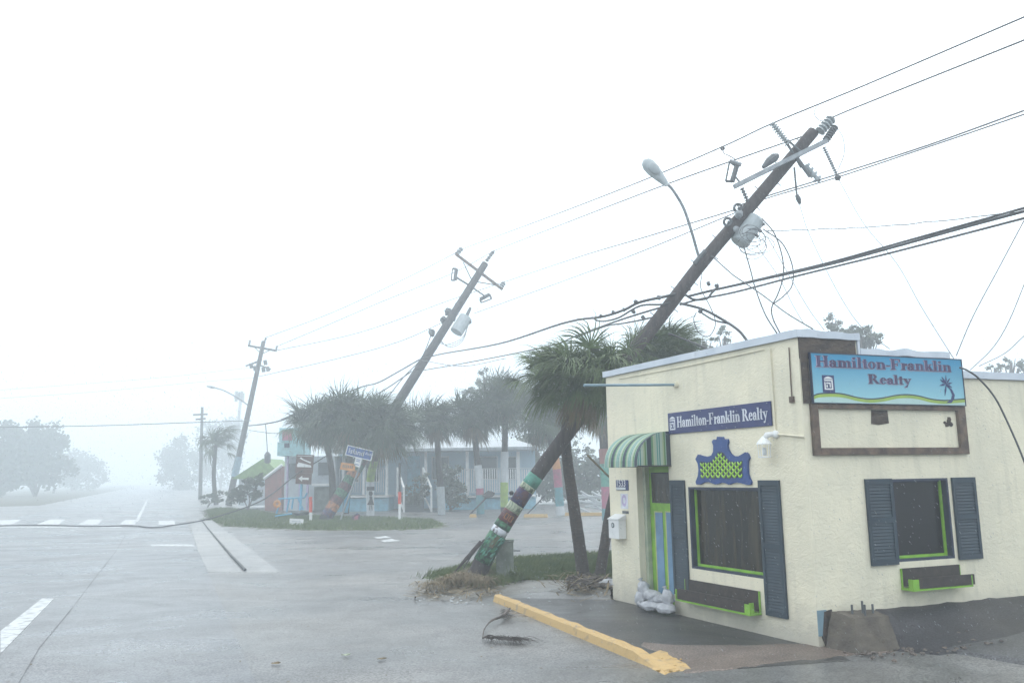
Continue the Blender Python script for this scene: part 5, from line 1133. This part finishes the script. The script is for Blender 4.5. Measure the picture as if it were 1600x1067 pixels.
tree('tree', gr(1350, 44), [(px(1350, 527, 44), (.9, .8, .65)), (px(1338, 519, 44), (.6, .6, .4)), (px(1360, 533, 44), (.5, .5, .4))], .16, 2600, 'dense rounded treetop above the turquoise sign', 49, 'treetops behind the office')
tree('tree', gr(1100, 48), [(px(1100, 533, 48), (.7, .6, .35)), (px(1133, 527, 48), (.6, .6, .7)), (px(1112, 541, 48), (.9, .6, .3))], .17, 800, 'sparse treetop showing between the pole and the parapet', 50, 'treetops behind the office')
tree('tree', gr(1575, 52), [(px(1580, 568, 52), (.7, .7, .5)), (px(1555, 575, 52), (.5, .6, .35)), (px(1602, 570, 52), (.6, .6, .5))], .18, 800, 'wispy treetop over the low parapet', 51, 'treetops behind the office')
tree('tree', gr(760, 66), [(px(757, 590, 66), (.7, .7, .8)), (px(745, 610, 66), (.8, .8, .8))], .2, 700, 'thin tree poking up behind the lime-banded palm', 52, None)
tree('tree', gr(895, 62), [(px(870, 745, 62), (2.2, 2, 1.9)), (px(905, 740, 62), (2.0, 2, 2.1)), (px(935, 750, 62), (1.8, 2, 1.9)), (px(845, 730, 62), (1.6, 2, 2.4)), (px(835, 705, 62), (1.6, 2, 1.6))], .3, 7000, 'mass of grey-green trees behind the parking stops', 53, None)
tree('shrub', gr(703, 52), [(px(705, 752, 52), (.85, .7, 1.1)), (px(712, 772, 52), (.8, .7, .9))], .16, 2600, 'tall shrub in front of the porch railing', 54, 'shrubs at the buildings', .05, 'leaves', 'shrub')
tree('shrub', gr(650, 52), [(px(645, 770, 52), (.9, .5, .9)), (px(660, 762, 52), (.6, .5, 1.0))], .15, 1500, 'low shrub against the dark porch steps', 55, 'shrubs at the buildings', .05, 'leaves', 'shrub')
tree('shrub', gr(388, 57), [(px(385, 765, 57), (.8, .6, .9)), (px(398, 760, 57), (.8, .6, .9)), (px(372, 775, 57), (.6, .6, .6))], .16, 2600, 'dark shrub between the third pole and the green-roofed shed', 56, 'shrubs at the buildings', .05, 'leaves', 'shrub')
tree('shrub', gr(325, 66), [(px(322, 778, 66), (.7, .6, .5)), (px(345, 776, 66), (.9, .6, .5))], .18, 900, 'low shrub on the verge near the small palm', 57, 'shrubs at the buildings', .05, 'leaves', 'shrub')

# ================================================================ BUILDINGS ACROSS THE STREET
def rb(mb, x0, y0, x1, y1, Y, dY):
    a, c = at(x0, y1, Y), at(x1, y0, Y); mb.box(a.x, Y, min(a.z, c.z), c.x, Y + dY, max(a.z, c.z))
def part(par, name, m, rects):
    b = MB()
    for q in rects: rb(b, *q)
    return b.build(name, m, par)
hp = thing('porch_house', gr(710, 55), 'pale blue house with white porch railing and stairs across the side street', 'building')
part(hp, 'wall', 'house_blue', [(527, 702, 836, 796, 56, 7)])
part(hp, 'skirt', 'skirt_blue', [(690, 778, 836, 800, 53.6, 2.39)]); part(hp, 'skirt', 'skirt_blue', [(527, 778, 607, 800, 53.6, 2.39)])
part(hp, 'porch_floor', 'white', [(690, 773.5, 837, 777.8, 53.4, 2.59)]); part(hp, 'porch_floor', 'white', [(526, 773.5, 608, 777.8, 53.4, 2.59)])
a = at(515, 705, 52.9); c = at(842, 703, 52.9); d = at(600, 686, 60)
b = MB(); b.hexa([(a.x, 52.9, a.z - .08), (c.x, 52.9, a.z - .08), (c.x, 63, a.z - .08), (a.x, 63, a.z - .08), (a.x, 52.9, a.z + .1), (c.x, 52.9, a.z + .1), (c.x - 1.5, 60, a.z + .85), (a.x + 1.5, 60, a.z + .85)]); b.build('roof', 'far_roof', hp)
for x in (534, 566, 602, 663, 728, 808): part(hp, 'porch_post', 'white', [(x, 705, x + 4, 773.4, 53.6, .18)])
for x0, x1 in ((530, 606), (693, 835)):
    rs = [(x0, 731, x1, 732.6, 53.7, .1), (x0, 768, x1, 769.5, 53.7, .1)]; x = x0
    while x < x1: rs.append((x, 732.6, x + 1.1, 768, 53.72, .05)); x += 3.6
    part(hp, 'railing', 'white', rs)
for x0, y0, x1, y1 in ((540, 716, 560, 752), (572, 712, 592, 752), (676, 714, 700, 748), (742, 714, 776, 748), (790, 714, 806, 748)):
    wn = part(hp, 'window', 'offwhite', [(x0 - 1.5, y0 - 1.5, x1 + 1.5, y1 + 1.5, 55.9, .099)]); part(hp, 'pane', 'far_window', [(x0, y0, x1, y1, 55.86, .035)]).parent = wn
part(hp, 'door', 'skirt_blue', [(636, 712, 656, 774, 55.88, .11)])
sr2 = []
for k in range(8): sr2.append((627, 774 + k * 2.9, 662, 774 + (k + 1) * 2.9 + 4, 53.4 - k * .28, .3))
part(hp, 'stairs', 'stair_dark', sr2)
for x0, x1, x2 in ((621, 627, 631), (661, 666, 674)):
    b = MB(); b.tube([at(x0, 731, 53.5), at(x2, 762, 51.2)], .07, 6); b.tube([at(x2, 762, 51.2), at(x2, 800, 51.2)], .07, 6); b.tube([at(x0, 772, 53.5), at(x2, 797, 51.2)], .06, 6); b.tube([at(x0, 731, 53.5), at(x0, 775, 53.5)], .07, 6); b.build('stair_rail', 'white', hp)
sh_ = thing('corner_shop', gr(480, 54), 'small shop with cyan sign fascia behind the brown sign', 'building')
part(sh_, 'wall', 'shop_wall', [(443, 712, 526, 798, 54.5, 6)])
fs = part(sh_, 'fascia', 'cyan', [(433, 690, 476, 712, 52.8, 1.69), (436, 668, 470, 690, 53.0, 1.2)])
part(sh_, 'sign_square', 'pink', [(441, 673, 456, 688, 52.9, .09)]).parent = fs
part(sh_, 'fascia_mark', 'navy_frame', [(444, 692, 452, 699, 52.72, .07)]).parent = fs
for x in (446, 466, 478, 520): part(sh_, 'column', 'lavender' if x < 480 else 'offwhite', [(x, 712.5, x + 4, 797, 53.2, .3)])
w1 = part(sh_, 'window', 'far_window', [(497, 722, 515, 742, 54.4, .09)]); part(sh_, 'door', 'pedestal_green', [(490, 760, 514, 797, 54.38, .11)]); part(sh_, 'window', 'far_window', [(450, 724, 464, 748, 54.4, .09)])
part(sh_, 'counter', 'white', [(487, 755, 517, 759, 53.4, 1.0)])
sd2 = thing('shed', gr(415, 60), 'low shed with bright green gable roof and red brick side', 'building')
part(sd2, 'wall', 'shop_wall', [(372, 745, 440, 790, 60, 4)])
b = MB(); A_ = [at(362, 748, 59.7), at(448, 748, 59.7), at(411, 716, 59.7)]; b.prism(A_, [p + V((0, 5, 0)) for p in A_]); b.build('roof', 'green_roof', sd2)
rk = thing('brick_kiosk', gr(428, 57), 'small pinkish red brick kiosk with a white eave beside the green-roofed shed', 'building')
b = MB(); A_ = [at(414, 747, 57), at(440, 728, 57), at(440, 788, 57), at(414, 788, 57)]; A_[2].z = A_[3].z = 0; b.prism(A_, [p + V((0, 3, 0)) for p in A_]); b.build('wall', 'brick_red', rk)
b = MB(); b.tube([at(412, 748, 56.9), at(441, 726, 56.9)], .11, 6); b.build('eave', 'white', rk)

# ================================================================ STREET FURNITURE
YS = 43.0
def signrect(par, name, m, c, wx, hy, Y, ang, th=.04):
    """flat board facing the camera, centre px c, size px, tilt deg clockwise"""
    o = at(c[0], c[1], Y); k = Y / FPX * 1.01; a = R(-ang); X = V((math.cos(a), 0, math.sin(a))); Z = V((-math.sin(a), 0, math.cos(a)))
    b = MB(); hx, hz = wx * k / 2, hy * k / 2; F = V((0, -th / 2, 0))
    pl = [o - X * hx - Z * hz, o + X * hx - Z * hz, o + X * hx + Z * hz, o - X * hx + Z * hz]; b.prism([p + F for p in pl], [p - F for p in pl]); ob = b.build(name, m, par, bevel=.015)
    return ob, o, X, Z, k
bs2 = gr(470, 44); s = thing('direction_sign', bs2, 'two brown sign panels with white drawing and left arrow on a tilted blue post', 'sign')
b = MB(); b.tube([at(469, 803, 44), at(473, 712, 44)], .07, 8); b.build('post', 'rack_blue', s); b = MB(); b.ball(at(470, 801, 44), (.45, .3, .15), 8, 5, noise_amp=.5); b.build('base', 'hardware', s)
ob, o, X, Z, k = signrect(s, 'panel', 'sign_brown', (476, 724.5), 26, 27, 43.85, 3)
b = MB()
def mk(o_, X, Z, k, pl, mb, y=-.05, th=.02): mb.prism([o_ + X * (x * k) + Z * (z * k) + V((0, y, 0)) for x, z in pl], [o_ + X * (x * k) + Z * (z * k) + V((0, y + th, 0)) for x, z in pl])
mk(o, X, Z, k, [(-9, 2), (10, -2), (11, -5), (-11, -5), (-11, -1)], b); mk(o, X, Z, k, [(-8, 8), (-4, 6), (9, 1), (10, 3), (-2, 7), (-6, 10)], b, -.052); mk(o, X, Z, k, [(-11.5, 12.2), (11.5, 12.2), (11.5, 11.4), (-11.5, 11.4)], b, -.049)
b.build('drawing', 'white', ob)
ob, o, X, Z, k = signrect(s, 'panel', 'sign_brown', (474.5, 747.5), 23, 15.5, 43.85, 3)
b = MB(); mk(o, X, Z, k, [(-8, 0), (-2, 4.5), (-2, 1.6), (8, 1.6), (8, -1.6), (-2, -1.6), (-2, -4.5)], b); b.build('arrow', 'white', ob)
s = thing('street_sign', gr(532, 42.5), 'leaning street name sign reading Island Ave with white and orange plates', 'sign')
b = MB(); b.tube([at(532, 812, 42.6), at(567, 715, 42.6)], .045, 8); b.build('post', 'steel', s)
ob, o, X, Z, k = signrect(s, 'name_blade', 'white', (561.5, 707.5), 40.5, 15, 42.4, 14, .03)
b = MB(); mk(o, X, Z, k, [(-19.3, -6.5), (19.3, -6.5), (19.3, 6.5), (-19.3, 6.5)], b, -.025, .008); fb = b.build('blade_field', 'street_blue', ob)
sans('Island', 11 * k, frame4(o + X * (-4.5 * k) + V((0, -.035, 0)), X, Z, V((0, -1, 0))), 'white', ob); sans('Ave', 6.2 * k, frame4(o + X * (14 * k) + Z * (1.5 * k) + V((0, -.035, 0)), X, Z, V((0, -1, 0))), 'lettering_pale', ob)
ob, o, X, Z, k = signrect(s, 'white_plate', 'white', (559, 722), 9, 13, 42.42, 14, .03)
b = MB()
for zz_ in (4, 1.5, -3.5): mk(o, X, Z, k, [(-3, zz_ - .5), (3, zz_ - .5), (3, zz_ + .5), (-3, zz_ + .5)], b, -.03, .01)
b.build('print', 'street_blue', ob)
ob, o, X, Z, k = signrect(s, 'orange_plate', 'orange', (543.5, 729), 21.5, 10, 42.42, 8, .03)
b = MB()
for i in range(6): mk(o, X, Z, k, [(-8 + i * 2.8, -2), (-6.4 + i * 2.8, -2), (-6.4 + i * 2.8, 2.2), (-8 + i * 2.8, 2.2)], b, -.03, .01)
b.build('print', 'brown_board', ob)
s = thing('fallen_sign', gr(463, 39.5), 'small white printed sign lying in the grass by the road edge', 'sign'); ob, o, X, Z, k = signrect(s, 'panel', 'white', (463, 817), 20, 12, 39.4, 4, .03)
b = MB()
for zz_, ww_ in ((2.5, 7), (0, 7.5), (-3, 5)): mk(o, X, Z, k, [(-ww_, zz_ - .5), (ww_, zz_ - .5), (ww_, zz_ + .4), (-ww_, zz_ + .4)], b, -.03, .01)
b.build('print', 'can_grey', ob)
b = MB(); 
for x in (455, 468): b.tube([at(x, 822, 39.5), at(x + 1, 827, 39.5)], .015, 5)
b.build('wire_leg', 'steel', s)
def marker(x, segs, Y, lb):
    q = gr(x, Y); s_ = thing('marker_post', q, lb, 'marker post', 'marker posts in the grass')
    for nm, m_, y0, y1, r_ in segs: b = MB(); b.tube([at(x + .0, y1, Y), at(x, y0, Y)], r_, 8); b.build(nm, m_, s_)
marker(485.5, [('base', 'white', 800, 815, .075), ('sleeve', 'red', 776, 800, .085)], 42.6, 'short red and white marker post by the brown sign')
marker(624.5, [('base', 'white', 787, 815, .07), ('sleeve', 'red', 768, 787, .085), ('upper_rod', 'dark', 723, 768, .055)], 42, 'tall marker post with black top, red sleeve and white base')
# blue rack with flower
s = thing('bike_rack', gr(452, 44), 'blue tubular rack with a yellow flower ornament on the grass island', 'rack'); b = MB(); Yk = 44
for q in (((435, 779), (476, 777)), ((438, 781), (432, 802)), ((452, 779), (448, 800)), ((458, 779), (456, 795)), ((466, 779), (474, 797)), ((430, 806), (466, 801)), ((476, 777), (480, 770))): b.tube([at(*q[0], Yk), at(*q[1], Yk)], .045, 6)
b.build('frame', 'rack_blue', s)
b = MB(); c = at(433, 787, Yk - .1)
for i in range(8): a = i * math.pi / 4; b.ball(c + V((math.cos(a) * .14, 0, math.sin(a) * .14)), (.08, .03, .08), 6, 4)
b.build('flower', 'orange', s)
# painted panel lying
s = tag(None or MB().build('tmp', 'pink'), '', '') if False else None
b = MB(); 
def disc(mb, c, r0, r1, Y):
    o = at(*c, Y); n = 14
    mb.prism([o + V((r0 * math.cos(i * 2 * math.pi / n), 0, r1 * math.sin(i * 2 * math.pi / n))) for i in range(n)], [o + V((r0 * math.cos(i * 2 * math.pi / n), .12, r1 * math.sin(i * 2 * math.pi / n))) for i in range(n)])
pt_ = thing('painted_buoy', gr(555, 42.2), 'blue and red painted board propped in the grass right of the street sign', 'board')
b = MB(); pl = [(547, 817), (550, 807), (558, 801), (563, 804), (561, 814), (556, 816)]; b.prism([at(x, y, 42.2) for x, y in pl], [at(x, y, 42.35) for x, y in pl]); b.build('board', 'art_navy', pt_)
b = MB(); pl = [(552, 814), (554, 807), (560, 804), (559, 812)]; b.prism([at(x, y, 42.18) for x, y in pl], [at(x, y, 42.2) for x, y in pl]); b.build('motif', 'pink', pt_)
bs = thing('surfboard', gr(541, 44.6), 'narrow sky-blue board standing behind the leaning street sign', 'board'); b = MB(); pl = [(536, 800), (538, 770), (545, 762), (547, 780), (543, 801)]; b.prism([at(x, y, 44.6) for x, y in pl], [at(x, y, 44.7) for x, y in pl]); b.build('deck', 'rack_blue', bs)
# parking stops
for (x0, x1, y, lb) in ((733, 743, 806, 'short stub of a yellow parking stop beside the leaning stick'), (818, 855, 806, 'long yellow parking stop just right of the leaning pole'), (882, 941, 803.5, 'long yellow parking stop beyond the two near trunks'), ):
    p, q = gp(x0, y + 2), gp(x1, y + 2); d = (q - p).normalized(); n_ = V((-d.y, d.x, 0)); b = MB()
    b.hexa([p, q, q + n_ * .22, p + n_ * .22, p + d * .04 + n_ * .04 + V((0, 0, .16)), q - d * .04 + n_ * .04 + V((0, 0, .16)), q - d * .04 + n_ * .18 + V((0, 0, .16)), p + d * .04 + n_ * .18 + V((0, 0, .16))])
    tag(b.build('parking_stop', 'yellow_paint', origin=p), lb, 'parking stop', 'yellow parking stops')
for pts_, m_, lb, r_ in (([(734, 804, 44.5), (762, 775, 44.5)], 'grey_wood', 'thin broken post with torn top leaning by the yellow stub', .05), ([(824, 803, 44.8), (852, 773, 44.8)], 'grey_wood', 'grey stick leaning beside the long yellow stop', .035), ([(922, 716, 34), (952, 748, 34)], 'straw', 'pale pole slanting down toward the striped awning', .06)):
    b = MB(); P = [at(*p) for p in pts_]
    if m_ == 'straw': P = [at(918, 711, 17.2), at(956, 749, 17.6)]; r_ = .02
    b.tube(P, r_, 6); 
    if lb.startswith('thin'): b.ball(at(763, 772, 44.5), (.3, .1, .18), 7, 5, noise_amp=.6)
    tag(b.build('broken_pole', m_, origin=P[0]), lb, 'pole', 'broken sticks')
# pedestal
s = thing('utility_pedestal', gr(789, 17.9), 'square grey-green utility pedestal standing right behind the leaning pole', 'utility box')
a = at(775.5, 905, 17.75); c = at(802, 843, 17.75); print('ped', c.z)
b = MB(); b.box(a.x, 17.75, -.02, c.x, 18.1, c.z - .05); b.build('body', 'pedestal_green', s, bevel=.012)
b = MB(); b.box(a.x - .012, 17.735, c.z - .049, c.x + .012, 18.115, c.z + .01); b.build('lid', 'pedestal_green', s, bevel=.01)
b = MB(); b.tube([at(802, 860, 17.9), at(813, 860, 17.9)], .012, 5); b.build('latch_rod', 'hardware', s)
# weeds at the pedestal
def strands(mb, c, n, L, wd, r, up=.5, sp=1.0, sag=1.0, bias=V((0, 0, 0))):
    for i in range(n):
        a = r.uniform(0, 2 * math.pi); d = V((math.cos(a) * sp, math.sin(a) * sp, up * r.uniform(.3, 1.4))) + bias; d.normalize(); q = V(c) + V((r.gauss(0, .08), r.gauss(0, .08), 0)); l = L * r.uniform(.5, 1.1); pr = None; sd_ = d.cross(UPV).normalized()
        for j in range(5):
            ww = wd * (1 - j / 5)
            cur = (q - sd_ * ww, q + sd_ * ww)
            if pr: mb.poly([pr[0], pr[1], cur[1], cur[0]])
            pr = cur; d = (d + V((r.gauss(0, .1), r.gauss(0, .1), -.42 * sag))).normalized(); q = q + d * l / 4
            if q.z < .015: q.z = .015
r9 = random.Random(9)
b = MB(); strands(b, gp(803, 906) + V((0, 0, .02)), 160, .35, .008, r9, 1.6, .6, .6); tag(b.build('weed_tuft', 'blade', origin=gp(803, 906)), 'small green weed tuft at the foot of the pedestal', 'weed')
b = MB()
for (x, y, n_, L_) in ((745, 903, 420, .55), (720, 912, 420, .5), (700, 918, 300, .42), (735, 915, 320, .45), (678, 926, 160, .35), (758, 918, 260, .4)):
    strands(b, gp(x, y) + V((0, 0, .16)), n_, L_, .006, r9, 1.0, .9, 1.2)
tag(b.build('dry_grass_clump', 'straw', origin=gp(720, 915)), 'large tan clump of dry grass heaped at the foot of the leaning pole', 'grass clump')
b = MB()
for k in range(420):
    u = r9.random(); x = 650 + 130 * u + r9.gauss(0, 8); y = 905 + 22 * r9.random() + (12 if x < 760 else 6) * r9.random(); c = gp(x, y) + V((0, 0, r9.uniform(.005, .05))); a = r9.uniform(0, math.pi); l = r9.uniform(.04, .22); d = V((math.cos(a), math.sin(a) * .7, r9.gauss(0, .15))) * l; s_ = V((-d.y, d.x, 0)).normalized() * r9.uniform(.004, .016)
    b.poly([c - d - s_, c + d - s_, c + d + s_, c - d + s_])
for k in range(260):
    c = gp(r9.gauss(915, 24), r9.gauss(917, 8)) + V((0, 0, r9.uniform(.005, .16))); a = r9.uniform(0, math.pi); l = r9.uniform(.04, .2); d = V((math.cos(a), math.sin(a) * .6, r9.gauss(0, .3))) * l; s_ = V((-d.y, d.x, 0)).normalized() * r9.uniform(.004, .022)
    b.poly([c - d - s_, c + d - s_, c + d + s_, c - d + s_])
tag(b.build('litter', 'straw'), 'strewn palm bark and leaf litter around the pole foot', None, kind='stuff')
b = MB()
for k in range(60):
    x = r9.uniform(640, 1000); y = r9.uniform(925, 945) if x < 800 else r9.uniform(915, 940); c = gp(x, y) + V((0, 0, .008)); s_ = r9.uniform(.01, .035); b.ball(c, (s_, s_ * .6, s_ * .3), 5, 3)
tag(b.build('pale_debris', 'offwhite'), 'small pale scraps scattered on the wet asphalt', None, kind='stuff')
# root plate of near palms
b = MB(); 
for k in range(170):
    c = gp(918 + max(-26, min(26, r9.gauss(0, 17))), 914 + max(-9, min(9, r9.gauss(0, 6)))) + V((0, 0, r9.uniform(.0, .13))); a = r9.gauss(0, .6) + (math.pi if r9.random() < .5 else 0); l = r9.uniform(.08, .32); d = V((math.cos(a), math.sin(a) * .6, r9.gauss(0, .25))) * l; b.tube([c - d * .5, c + V((0, 0, .02)), c + d * .5], [r9.uniform(.008, .02), r9.uniform(.012, .035), .006], 5)
tag(b.build('root_mound', 'bark', origin=gp(918, 912)), 'torn root mound and broken bark at the foot of the two near palms', 'root mound')
# fallen branch on road
s = thing('fallen_branch', gp(790, 995), 'fallen dead palm branch with fine twigs on the asphalt beside the kerb', 'branch')
b = MB(); b.tube(smoothpts([gp(754, 1000) + V((0, 0, .03)), gp(766, 998) + V((0, 0, .05)), gp(782, 1002) + V((0, 0, .04)), gp(800, 1004) + V((0, 0, .03)), gp(812, 1001) + V((0, 0, .02))], 4), [.012 - .0005 * i for i in range(17)], 5)
b.tube(smoothpts([gp(754, 1000) + V((0, 0, .03)), gp(757, 987) + V((0, 0, .04)), gp(768, 976) + V((0, 0, .06)), gp(786, 968) + V((0, 0, .06)), gp(797, 957) + V((0, 0, .07))], 4), [.006, .007, .009, .008, .011, .008, .010, .012, .016, .014, .018, .016, .024, .028, .03, .026, .012], 6); b.build('stem', 'bark', s)
b = MB()
for k in range(190):
    t = r9.random(); c = gp(758 + 56 * t, 1000 + 3 * t) + V((0, 0, .03)); a = r9.uniform(-1.9, .15) if r9.random() < .75 else r9.uniform(.2, 2.4); l = r9.uniform(.08, .42) * (1 if a < .2 else .5); d = V((math.cos(a), math.sin(a) * .8, 0)); e_ = c + d * l; m_ = c + d * l * .5 + V((r9.gauss(0, .02), r9.gauss(0, .02), r9.uniform(.0, .04))); e_.z = .006; b.tube([c, m_, e_], [.0028, .0022, .001], 3)
b.build('twigs', 'palm_bark', s); b = MB()
for k in range(60):
    c = gp(r9.uniform(785, 800), r9.uniform(957, 970)) + V((0, 0, r9.uniform(.02, .08))); a = r9.uniform(.2, 2.0); d = V((math.cos(a), math.sin(a), r9.gauss(0, .3))) * r9.uniform(.04, .12); b.tube([c - d * .5, c + d], [.003, .001], 3)
b.build('frayed_end', 'palm_bark', s)
for (x, y, lb) in ((430, 1037, 'curled yellow leaf lying on the open road'), (540, 1024, 'small pale leaf on the road, left of the fallen branch'), (596, 1030, 'tiny faded leaf nearer the fallen branch')):
    c = gp(x, y) + V((0, 0, .012)); b = MB(); b.ball(c, (.055, .028, .008), 8, 4, noise_amp=.8, seed=x); b.ball(c + V((.03, .01, .006)), (.03, .02, .008), 7, 4, noise_amp=.8, seed=x + 1)
    tag(b.build('fallen_leaf', 'straw' if x != 540 else 'art_cream', origin=c), lb, 'leaf', 'leaves on the road')
b = MB()
for k in range(170):
    x, y = r9.uniform(0, 1060), r9.uniform(838, 1066)
    if x > 700 + (y - 900) * 1.2 and y > 930: continue
    c = gp(x, y) + V((0, 0, .004)); l = r9.uniform(.008, .035); a = r9.uniform(0, 6.28); d = V((math.cos(a), math.sin(a), .1)) * l; n_ = V((-d.y, d.x, 0)) * r9.uniform(.15, .5); b.poly([c - d, c + n_, c + d, c - n_])
tag(b.build('leaf_litter', 'palm_dead'), 'tiny leaves and twigs blown across the wet road', None, kind='stuff')
# white debris beyond palms
b = MB()
for k in range(14):
    c = at(r9.uniform(915, 948), r9.uniform(775, 786), 46); c.z = r9.uniform(.1, .9); d = V((r9.uniform(.3, .9), 0, r9.uniform(-.3, .3))); b.tube([c - d, c + d], .06, 4)
tag(b.build('debris_pile', 'offwhite', origin=at(930, 785, 46)), 'pale heap of wind-torn debris behind the near palm trunks', 'debris pile')

# ================================================================ RAIN AND HAZE
r5 = random.Random(5); b = MB()
for k in range(60000):
    Y = 5.0 + 24 * r5.random(); X = r5.uniform(-1, 1) * (Y * .75 + 3); Z = r5.uniform(0.0, 8.5) * min(1, Y / 10 + .3)
    l = r5.uniform(.006, .015) * (.6 + Y * .03); w_ = l * .14; d = V((.55, -.1, -.8)).normalized() * l; c = V((X, Y, Z)); s_ = d.cross(V((0, 1, 0))).normalized() * w_; t = V((0, w_, 0))
    n0 = len(b.v); b.v += [c - d, c + s_, c + t, c - s_, c - t, c + d]
    for f in ((0, 1, 2), (0, 2, 3), (0, 3, 4), (0, 4, 1), (5, 2, 1), (5, 3, 2), (5, 4, 3), (5, 1, 4)): b.f.append([n0 + i for i in f])
mat('raindrop', (0.42, 0.45, 0.48), .15, (0.32, .35, .38)); tag(b.build('rain', 'raindrop', smooth=True), 'wind-driven rain drops', None, kind='stuff')
b = MB(); b.box(-800, -800, -1.2, 800, 800, 30); hz = b.build('haze', 'white'); tag(hz, 'rain haze filling the street', None, kind='stuff')
hm = bpy.data.materials.new('haze_air'); hm.use_nodes = True; n = hm.node_tree.nodes; n.remove(n['Principled BSDF']); pv_ = n.new('ShaderNodeVolumePrincipled')
pv_.inputs['Color'].default_value = (.885, .95, 1.0, 1); pv_.inputs['Density'].default_value = 0.0066; pv_.inputs['Anisotropy'].default_value = 0.25
hm.node_tree.links.new(pv_.outputs[0], n['Material Output'].inputs['Volume']); hz.data.materials.clear(); hz.data.materials.append(hm)
bpy.context.view_layer.update()
